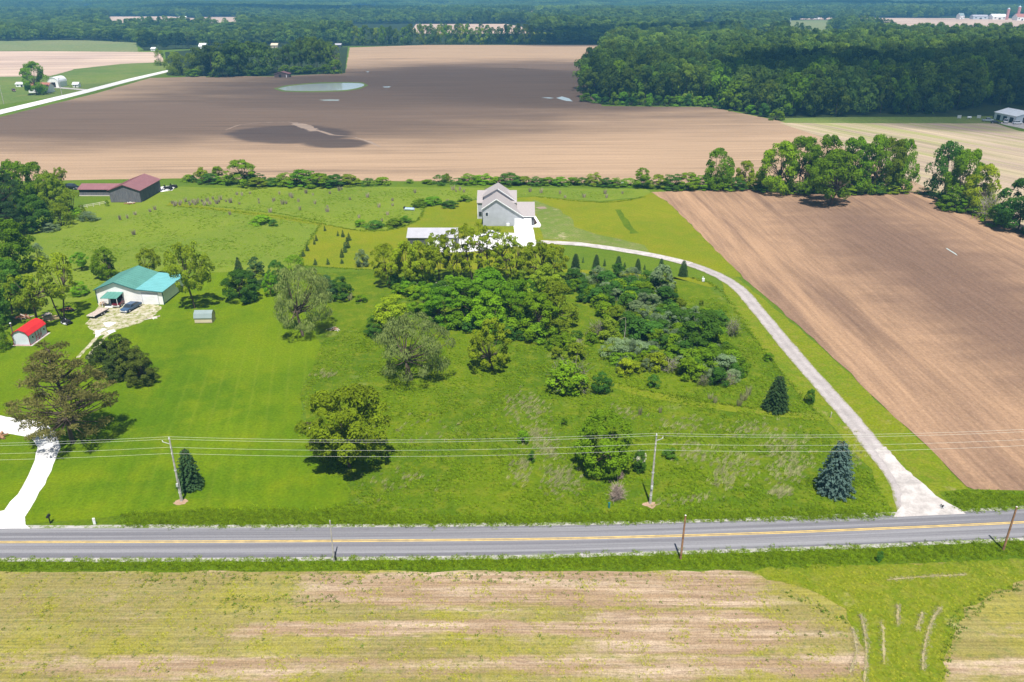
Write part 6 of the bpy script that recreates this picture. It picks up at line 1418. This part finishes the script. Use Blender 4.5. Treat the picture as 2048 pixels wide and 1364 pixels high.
# dark conifers and trees of the hidden farmstead
FST = ((288, 101, 70, 26, 'wood_tree'), (304, 101, 66, 24, 'wood_tree'), (330, 99, 68, 26, 'wood_tree'), (352, 98, 66, 26, 'wood_tree'), (378, 97, 62, 16, 'wood_conifer'), (366, 98, 66, 22, 'wood_tree'), (440, 92, 66, 28, 'wood_tree'), (462, 92, 64, 28, 'wood_tree'), (408, 96, 70, 20, 'wood_tree'), (535, 92, 64, 30, 'wood_tree'), (560, 92, 64, 28, 'wood_tree'))
for i, (x, y, t_, w, k) in enumerate(FST):
    plant('farmstead_tree', k, x, y, t_, w, 'leaf_conifer_far' if i < 6 else None, nth(FST, i) + ' dark tree from the left round the houses behind the island wood', 'tree', 'dark farmstead trees')
# far row of trees behind the big field
for i in range(36):
    x = 690 + i * 10.6 + prng.uniform(-2, 2); h = prng.uniform(18, 24)
    wtree('row_tree', x, 89.5 - i * 0.045 + prng.uniform(-.5, .3), h, prng.uniform(12, 16), ORD[i] + ' tree from the left in the far row above the big ploughed field', 'far tree row', 'full_tree', mat=('leaf_forest', 'leaf_forest', 'leaf_yellow', 'leaf_green')[i % 4] if i % 5 else None)
STR = ((840, 66), (862, 66), (882, 65), (890, 66), (915, 64), (936, 65), (962, 64), (1036, 66), (1068, 85), (1075, 86), (1090, 86), (1100, 87), (1112, 86))
for i, (x, y) in enumerate(STR):
    wtree('strip_tree', x, y, 14 if y < 80 else 9, 10, nth(STR, i) + ' small tree from the left before the far tan strip', 'trees before the far strip', 'full_tree')
# the large right-hand wood
WOOD = [(1160, 184), (1180, 201), (1250, 208), (1400, 210), (1545, 236), (1620, 233), (1880, 231), (1905, 224), (2048, 210), (2500, 226), (2500, 78), (1500, 84), (1330, 84), (1216, 92), (1216, 106), (1180, 160)]
def grid_points(y0, y1, sp, seed):
    rg = np.random.default_rng(seed)
    P_ = []
    y = y0
    while y < y1:
        xm = 0.68 * (y * CP + 26) + 90
        xs = np.arange(-xm, xm, sp)
        P_.append(np.stack([xs + rg.uniform(-0.45, 0.45, len(xs)) * sp, np.full(len(xs), y) + rg.uniform(-0.45, 0.45, len(xs)) * sp], 1))
        y += sp
    return np.vstack(P_)
pts = grid_points(430, 1100, 10.5, 1)
px, py = PX(pts[:, 0], pts[:, 1])
inw = inpoly(px, py, WOOD)
for f_ in FAR_FIELDS: inw &= ~inpoly(px, py, f_[1])
wood_pts = pts[inw]; wpx = px[inw]; wpy = py[inw]
order = np.argsort(wood_pts[:, 1])
near_i = order[(wpx[order] > 1120) & (wpx[order] < 2075)][:215]
left_edge = [i for i in np.argsort(wpx) if wpy[i] > 92 and wpx[i] < 1240][:18]
near_set = set(int(i) for i in near_i) | set(int(i) for i in left_edge)
front = {}
for i in near_set:
    bn = int((wpx[i] - 1120) // 21)
    if bn not in front or wood_pts[i, 1] < wood_pts[front[bn], 1]: front[bn] = i
rank = {i: n_ for n_, i in enumerate(sorted(front.values(), key=lambda q: wpx[q]))}
for k, i in enumerate(sorted(near_set)):
    h = float(wr.uniform(15, 24)); w = float(wr.uniform(12, 18))
    if k % 23 == 7: h, w = 25, 17
    lb = ORD[rank[i]] + ' tree from the left in the front rank of the large right-hand wood' if i in rank and rank[i] < 50 else 'tall broadleaf tree behind the front rank of the large right-hand wood'
    wtree('woodland_tree', 0, 0, h, w, lb, 'trees of the right-hand wood near its front', 'full_tree' if i in rank else 'wood_tree', loc=(wood_pts[i, 0], wood_pts[i, 1], 0), mat='leaf_green' if k % 5 == 0 else None)
for i, (x, y) in enumerate(((1172, 203), (1190, 206), (1210, 208), (1228, 210), (1246, 209), (1262, 211), (1280, 210), (1298, 212), (1316, 211), (1336, 212), (1356, 212), (1376, 212), (1396, 212), (1416, 214), (1440, 217), (1470, 222), (1500, 228), (1526, 234), (1552, 240))):
    plant('wood_edge_bush', 'shrub', x, y, 0, 0, ('leaf_green', 'leaf_bright', 'leaf_dark')[i % 3], ORD[i] + ' bush from the left along the foot of the large right-hand wood', 'bush', 'bushes along the right-hand wood', h=prng.uniform(4, 8), wm=prng.uniform(6, 9))

# ------------------------------------------------------------------ uncountable masses
def proto_collection(name, key, mats=None):
    col = bpy.data.collections.new(name)
    for i, parts in enumerate(PROTO[key]):
        o = bpy.data.objects.new('%s_%02d' % (name, i), parts[0][1]); col.objects.link(o)
    return col, len(PROTO[key])
def scatter(name, P3, rot, scl, idx, col, label, cat, parent=None):
    me = bpy.data.meshes.new(name)
    n = len(P3)
    me.vertices.add(n); me.vertices.foreach_set('co', np.ascontiguousarray(P3, np.float32).ravel())
    for nm, ty, arr, key in (('rot', 'FLOAT_VECTOR', rot, 'vector'), ('scl', 'FLOAT_VECTOR', scl, 'vector'), ('idx', 'INT', idx, 'value')):
        a = me.attributes.new(nm, ty, 'POINT'); a.data.foreach_set(key, np.ascontiguousarray(arr, np.int32 if ty == 'INT' else np.float32).ravel())
    o = bpy.data.objects.new(name, me); C.objects.link(o)
    ng = bpy.data.node_groups.new(name, 'GeometryNodeTree')
    ng.interface.new_socket('Geometry', in_out='INPUT', socket_type='NodeSocketGeometry'); ng.interface.new_socket('Geometry', in_out='OUTPUT', socket_type='NodeSocketGeometry')
    gi = ng.nodes.new('NodeGroupInput'); go = ng.nodes.new('NodeGroupOutput')
    ci = ng.nodes.new('GeometryNodeCollectionInfo'); ci.inputs['Collection'].default_value = col; ci.inputs['Separate Children'].default_value = True; ci.inputs['Reset Children'].default_value = True
    ip = ng.nodes.new('GeometryNodeInstanceOnPoints'); ip.inputs['Pick Instance'].default_value = True
    def attr(nm, ty):
        a = ng.nodes.new('GeometryNodeInputNamedAttribute'); a.data_type = ty; a.inputs['Name'].default_value = nm; return a.outputs['Attribute']
    er = ng.nodes.new('FunctionNodeEulerToRotation')
    L = ng.links.new
    L(gi.outputs[0], ip.inputs['Points']); L(ci.outputs[0], ip.inputs['Instance']); L(attr('idx', 'INT'), ip.inputs['Instance Index'])
    L(attr('rot', 'FLOAT_VECTOR'), er.inputs[0]); L(er.outputs[0], ip.inputs['Rotation']); L(attr('scl', 'FLOAT_VECTOR'), ip.inputs['Scale']); L(ip.outputs[0], go.inputs[0])
    md = o.modifiers.new('scatter', 'NODES'); md.node_group = ng
    return tag(o, label, cat, kind='stuff')
def zrot(n, rg): return np.stack([np.zeros(n), np.zeros(n), rg.uniform(0, 6.283, n)], 1)
def sc3(w, h): return np.stack([w, w, h], 1)

wcol, wn_ = proto_collection('wood_proto', 'wood_tree')
keep = np.array([i for i in range(len(wood_pts)) if i not in near_set])
n = len(keep)
scatter('woodland', np.c_[wood_pts[keep], np.zeros(n)], zrot(n, wr), sc3(wr.uniform(12, 18, n), wr.uniform(15, 25, n)), wr.integers(0, wn_, n), wcol, 'deep mass of the large right-hand wood behind its front trees', 'wood')
FOREST = [(-400, 84), (0, 82.5), (150, 80.5), (268, 85), (290, 98), (420, 94), (690, 91), (1060, 88), (1216, 89), (1216, 92), (1330, 84), (1500, 84), (2500, 78), (2500, -20), (-400, -20)]
pts = grid_points(850, 2300, 13.0, 2)
px, py = PX(pts[:, 0], pts[:, 1])
ok = inpoly(px, py, FOREST)
CLEAR = [f[1] for f in FAR_FIELDS] + [[(700, 48), (1062, 48), (1062, 92), (700, 92)], [(690, 95), (700, 84), (1060, 80), (1060, 95)], [(290, 103), (290, 93), (440, 90), (690, 88), (690, 100)], [(1880, 44), (2300, 44), (2300, 33), (1880, 33)], [(335, 44), (395, 44), (395, 50), (335, 50)]]
for pl in CLEAR: ok &= ~inpoly(px, py, pl)
pts = pts[ok]; n = len(pts)
lump = 0.8 + 0.35 * np.sin(pts[:, 0] * 0.011 + 1.3 * np.sin(pts[:, 1] * 0.006)) * np.sin(pts[:, 1] * 0.013 + 2)
scatter('far_woods', np.c_[pts, np.zeros(n)], zrot(n, wr), sc3(wr.uniform(13, 19, n), wr.uniform(13, 22, n) * np.clip(lump, 0.7, 1.1)), wr.integers(0, wn_, n), wcol, 'broad woods stretching across the country beyond the fields', 'wood')
# distant forest canopy patches
DV = []
for i in range(4):
    rng = np.random.default_rng(900 + i)
    nc = 70
    cx = rng.uniform(-45, 45, (nc, 2)); hh = rng.uniform(12, 20, nc); rr = rng.uniform(5, 8, nc)
    k = 46
    d = rng.normal(size=(nc * k, 3)); d[:, 2] = np.abs(d[:, 2]) - 0.15; d /= np.linalg.norm(d, axis=1, keepdims=True)
    ci_ = np.repeat(np.arange(nc), k)
    P3 = np.c_[cx[ci_], hh[ci_] - rr[ci_] * 0.8] + d * rr[ci_][:, None] * np.array([1, 1, 0.9])
    v, f = quads(P3, d + rng.normal(size=d.shape) * 0.4, rng.uniform(1.0, 1.9, len(P3)), rng.uniform(0.8, 1.4, len(P3)), rng)
    tt = np.clip(rng.uniform(0, 1, nc)[ci_] * 0.6 + 0.4 * rng.uniform(0, 1, len(P3)), 0, 1)
    proto('canopy', [(None, mesh_np('canopy', v, f, ['leaf_forest'], tint=np.repeat(tt, 4)))])
ccol, cn_ = proto_collection('canopy_proto', 'canopy')
pts = grid_points(2300, 7200, 72, 3)
px, py = PX(pts[:, 0], pts[:, 1])
ok = np.ones(len(pts), bool)
for pl in CLEAR: ok &= ~inpoly(px, py, pl)
pts = pts[ok]; n = len(pts)
hs = 0.9 + 0.5 * np.sin(pts[:, 0] * 0.0021 + 1.7) * np.sin(pts[:, 1] * 0.0037 + 0.4)
scatter('horizon_forest', np.c_[pts, np.zeros(n)], zrot(n, wr), sc3(np.full(n, 1.0), np.clip(hs, 0.6, 1.35)), wr.integers(0, cn_, n), ccol, 'blue hazy forest reaching to the horizon', 'forest')

def fill(poly, n, seed, bare=None):
    rg = np.random.default_rng(seed)
    W_ = np.array([G(x, y)[:2] for x, y in poly]); lo, hi = W_.min(0), W_.max(0); out = []
    tot = 0
    while tot < n:
        q = rg.uniform(lo, hi, (n * 2, 2)); a, b = PX(q[:, 0], q[:, 1]); q = q[inpoly(a, b, poly) & (a > -160) & (a < 2210) & (b < 1480)]
        if not len(q): break
        out.append(q); tot += len(q)
    return np.vstack(out)[:n]
MEADOW = [(640, 690), (700, 655), (760, 660), (1000, 690), (1160, 690), (1220, 640), (1340, 600), (1430, 595), (1500, 665), (1580, 775), (1655, 850), (1735, 940), (1785, 1005), (1785, 1030), (1500, 1038), (1024, 1048), (660, 1048), (700, 990), (640, 925), (612, 850), (604, 790), (626, 740)]
def mass(name, key, P2, seed, smin, smax, hmin, hmax, label, cat, rot=None, z=0.04):
    rg = np.random.default_rng(seed); n = len(P2)
    col, k = proto_collection(name + '_proto', key)
    return scatter(name, np.c_[P2, np.full(n, z)], zrot(n, rg) if rot is None else rot(n, rg), sc3(rg.uniform(smin, smax, n), rg.uniform(hmin, hmax, n)), rg.integers(0, k, n), col, label, cat)
def ragged(P2, seed):
    rg = np.random.default_rng(seed); return P2 + rg.normal(size=P2.shape) * np.array([0.5, 0.35])
def patchy(P2, seed, sc=0.12, thr=0.0):
    rg = np.random.default_rng(seed); a = rg.uniform(0, 6.28, 8); f = rg.uniform(0.5, 1.8, 8) * sc; ph = rg.uniform(0, 6.28, 8)
    s = sum(np.sin((P2[:, 0] * np.cos(a[i]) + P2[:, 1] * np.sin(a[i])) * f[i] * 6.28 + ph[i]) for i in range(8))
    return P2[rg.uniform(0, 1, len(P2)) < 1 / (1 + np.exp(-(s - thr) * 1.2))]
mass('meadow_grass', 'tuft', patchy(ragged(fill(MEADOW, 44000, 11), 2), 1, 0.10, 0.2), 12, 0.16, 0.42, 0.06, 0.2, 'rough green grass of the unmown meadow', 'grass')
mass('meadow_herbs', 'deep_tuft', patchy(ragged(fill(MEADOW, 14000, 13), 1), 2, 0.08, 1.6), 14, 0.2, 0.5, 0.08, 0.26, 'darker leafy herbs growing through the meadow', 'herbs')
sp = []
rg = np.random.default_rng(15)
for (x, y, sx, sy, k) in ((1050, 815, 40, 22, 260), (1070, 870, 30, 18, 200), (1095, 900, 22, 16, 150), (1120, 960, 36, 30, 260), (1040, 940, 22, 30, 160), (1360, 850, 60, 14, 120), (1390, 910, 40, 20, 140), (1560, 890, 50, 22, 220), (1580, 935, 40, 25, 260), (1470, 930, 40, 24, 200), (1445, 960, 30, 18, 120), (1560, 985, 20, 10, 120), (1500, 860, 50, 12, 120), (650, 750, 20, 8, 60), (880, 860, 80, 30, 60), (790, 960, 60, 20, 80), (1700, 900, 30, 30, 80), (1380, 1000, 60, 12, 60), (1250, 830, 40, 14, 60)):
    for _ in range(int(k * 0.5)):
        g = G(x + rg.normal() * sx * 0.6, y + rg.normal() * sy * 0.6)
        sp.append((g.x, g.y))
mass('leaning_straw', 'straw_lean', np.array(sp), 16, 0.35, 0.8, 0.25, 0.5, 'dry straw stalks leaning over in the meadow', 'dry grass', rot=lambda n, r_: np.stack([np.zeros(n), np.zeros(n), r_.normal(0.5, 0.25, n)], 1))
UP = [(180, 430), (340, 400), (420, 384), (800, 380), (1270, 384), (1200, 398), (1070, 390), (930, 398), (850, 410), (830, 436), (780, 455), (715, 456), (560, 428), (440, 412), (340, 415), (300, 520), (420, 538), (590, 540), (600, 510), (632, 452), (560, 436), (430, 424), (330, 420), (150, 470), (150, 520), (300, 520)]
mass('upper_meadow_grass', 'tuft', patchy(fill([(130, 470), (330, 418), (430, 380), (800, 378), (1280, 382), (1200, 398), (1070, 390), (850, 410), (830, 436), (780, 455), (715, 456), (640, 446), (598, 512), (420, 540), (200, 580), (60, 620), (60, 560)], 9000, 17), 3, 0.05, 0.0), 18, 0.25, 0.6, 0.07, 0.2, 'pale green grass of the upper meadow', 'grass')
for nm, pl, n, sd in (('verge_grass', [(250, 1032), (400, 1020), (620, 1022), (690, 1014), (800, 1032), (1024, 1034), (1300, 1026), (1500, 1024), (1690, 1020), (1780, 1032), (1785, 1036), (1500, 1040), (1024, 1050), (512, 1052), (250, 1052)], 9000, 19), ('roadside_grass', [(-150, 1122), (512, 1121), (1024, 1116), (1536, 1102), (2048, 1081), (2200, 1076), (2200, 1106), (2048, 1112), (1536, 1134), (1024, 1138), (512, 1138), (-150, 1140)], 9000, 20), ('field_corner_grass', [(1890, 988), (1940, 982), (2100, 990), (2200, 990), (2200, 1006), (2048, 1016), (1930, 1026)], 1600, 21)):
    mass(nm, 'deep_tuft', ragged(fill(pl, int(n * 0.5), sd), sd), sd + 50, 0.3, 0.7, 0.07, 0.22, {'verge_grass': 'lush green grass between meadow and road', 'roadside_grass': 'lush green grass strip on the near side of the road', 'field_corner_grass': 'lush grass between the right-hand field and the road'}[nm], 'grass')
FG = [(-150, 1146), (300, 1146), (1024, 1145), (1500, 1143), (1600, 1185), (1690, 1225), (1720, 1290), (1730, 1364), (1735, 1440), (-150, 1440)]
mass('field_weeds', 'weed', patchy(fill(FG, 20000, 22), 4, 0.16, 0.8), 23, 0.10, 0.32, 0.04, 0.12, 'low yellow-green weeds in the stubble field', 'weeds')
mass('field_stubble', 'stubble_tuft', fill(FG, 15000, 24), 25, 0.14, 0.34, 0.04, 0.14, 'short straw stubble of the foreground field', 'stubble')
mass('field_tufts', 'dark_weed', np.vstack([fill(FG, 260, 26), fill([(280, 1146), (1024, 1146), (1300, 1148), (1300, 1164), (300, 1172)], 240, 27), fill([(440, 1190), (680, 1190), (680, 1225), (440, 1230)], 90, 28), fill([(1900, 1230), (1960, 1190), (2048, 1165), (2060, 1175), (1975, 1205), (1905, 1290), (1890, 1400), (1870, 1400), (1885, 1290)], 170, 29), fill([(1580, 1180), (1700, 1240), (1690, 1250), (1570, 1190)], 50, 30)]), 31, 0.18, 0.42, 0.08, 0.24, 'dark green weed tufts dotted over the stubble field', 'weeds')
mass('track_grass', 'weed', fill([(1500, 1146), (1560, 1138), (2048, 1124), (2100, 1126), (2048, 1158), (1975, 1190), (1925, 1230), (1900, 1290), (1885, 1440), (1725, 1440), (1738, 1330), (1728, 1280), (1690, 1220), (1620, 1182), (1540, 1160)], 2600, 32), 33, 0.12, 0.34, 0.04, 0.14, 'short green grass on the field track', 'grass')
EDGE = []
for line in ([(335, 412), (440, 420), (560, 434), (650, 449), (715, 461), (770, 461), (810, 452), (838, 438), (850, 416)], [(1075, 394), (1140, 401), (1200, 405), (1250, 402), (1288, 394)], [(640, 449), (622, 478), (606, 505), (598, 522)], [(335, 404), (440, 414), (560, 428), (645, 443)], [(1180, 754), (1290, 781), (1400, 801), (1480, 813), (1600, 827)], [(590, 531), (760, 541), (900, 541)], [(1385, 556), (1432, 574), (1470, 620), (1500, 664), (1560, 742), (1640, 832)]):
    q = catmull([G(x, y) for x, y in line], 70)
    EDGE += [(p_.x + prng.gauss(0, 0.3), p_.y + prng.gauss(0, 0.3)) for p_ in q]
mass('tall_grass_edge', 'deep_tuft', np.array(EDGE)[::2], 35, 0.3, 0.7, 0.14, 0.34, 'taller darker grass left standing along the mown edges', 'grass')
RUT = []
for line in ([(1720, 1230), (1728, 1260), (1732, 1300), (1728, 1364)], [(1845, 1225), (1832, 1262)], [(1880, 1215), (1860, 1250), (1848, 1300), (1845, 1340)], [(1775, 1160), (1850, 1154), (1930, 1150)], [(1705, 1255), (1712, 1300), (1700, 1345)], [(1795, 1210), (1795, 1250)], [(1760, 1240), (1766, 1330)]):
    q = catmull([G(x, y) for x, y in line], 60)
    RUT += [(p_.x + prng.gauss(0, 0.14), p_.y + prng.gauss(0, 0.14)) for p_ in q]
mass('rut_straw', 'stubble_tuft', np.array(RUT), 34, 0.3, 0.7, 0.05, 0.14, 'pale straw lying along the wheel ruts of the field track', 'straw', z=0.07)

# ------------------------------------------------------------------ clouds (well above the air box; their shade falls on fields and wood)
m, nt = new_mat('cloud')
vs_ = nd(nt, 'ShaderNodeVolumePrincipled', {'Color': (1, 1, 1, 1), 'Density': 0.030, 'Anisotropy': 0.2})
nt.links.new(vs_.outputs[0], nd(nt, 'ShaderNodeOutputMaterial').inputs['Volume'])
ALT = 900.0
back = -SD * (ALT / -SD.z)
def cloud(X, Y, rx, ry, label, rz=0.0, seed=1, thick=70):
    bm = bmesh.new(); bmesh.ops.create_icosphere(bm, subdivisions=4, radius=1.0)
    rg = np.random.default_rng(seed); K = rg.normal(size=(10, 3)) * 2.6; ph = rg.uniform(0, 6.28, 10)
    for v in bm.verts:
        c = np.array(v.co); d = 1 + 0.07 * sum(math.sin(float(K[i] @ c) + ph[i]) for i in range(10))
        v.co = v.co * d
        if v.co.z < 0: v.co.z *= 0.35
    me = bpy.data.meshes.new('cloud'); bm.to_mesh(me); bm.free(); me.materials.append(MATS['cloud'])
    o = bpy.data.objects.new('cloud', me); C.objects.link(o)
    o.location = (X + back.x, Y + back.y, ALT); o.scale = (rx, ry, thick); o.rotation_euler = (0, 0, rz)
    tag(o, label, 'cloud', 'fair-weather clouds')
cloud(-60, 610, 290, 160, 'fair-weather cloud shading the ploughed field round the pond', 0.1, 1, 16)
cloud(440, 600, 320, 150, 'fair-weather cloud shading the front of the right-hand wood', 0.4, 2)
cloud(150, 1180, 220, 130, 'fair-weather cloud shading the woods beyond the big field', 0, 3)
cloud(-700, 2500, 420, 300, 'fair-weather cloud over the far left woods', 0, 4)
cloud(1500, 2900, 700, 330, 'fair-weather cloud over the far right woods', 0, 5)

# ------------------------------------------------------------------ air
m, nt = new_mat('haze')
hz = nd(nt, 'ShaderNodeVolumePrincipled', {'Color': (0.19, 0.58, 1.0, 1), 'Density': 0.00020, 'Anisotropy': 0.0})
nt.links.new(hz.outputs[0], nd(nt, 'ShaderNodeOutputMaterial').inputs['Volume'])
o = MB().box(-9100, 9100, -700, 13100, -1.0, 72.0).build('haze', 'haze'); tag(o, 'thin blue haze over the whole countryside', 'haze', kind='stuff')
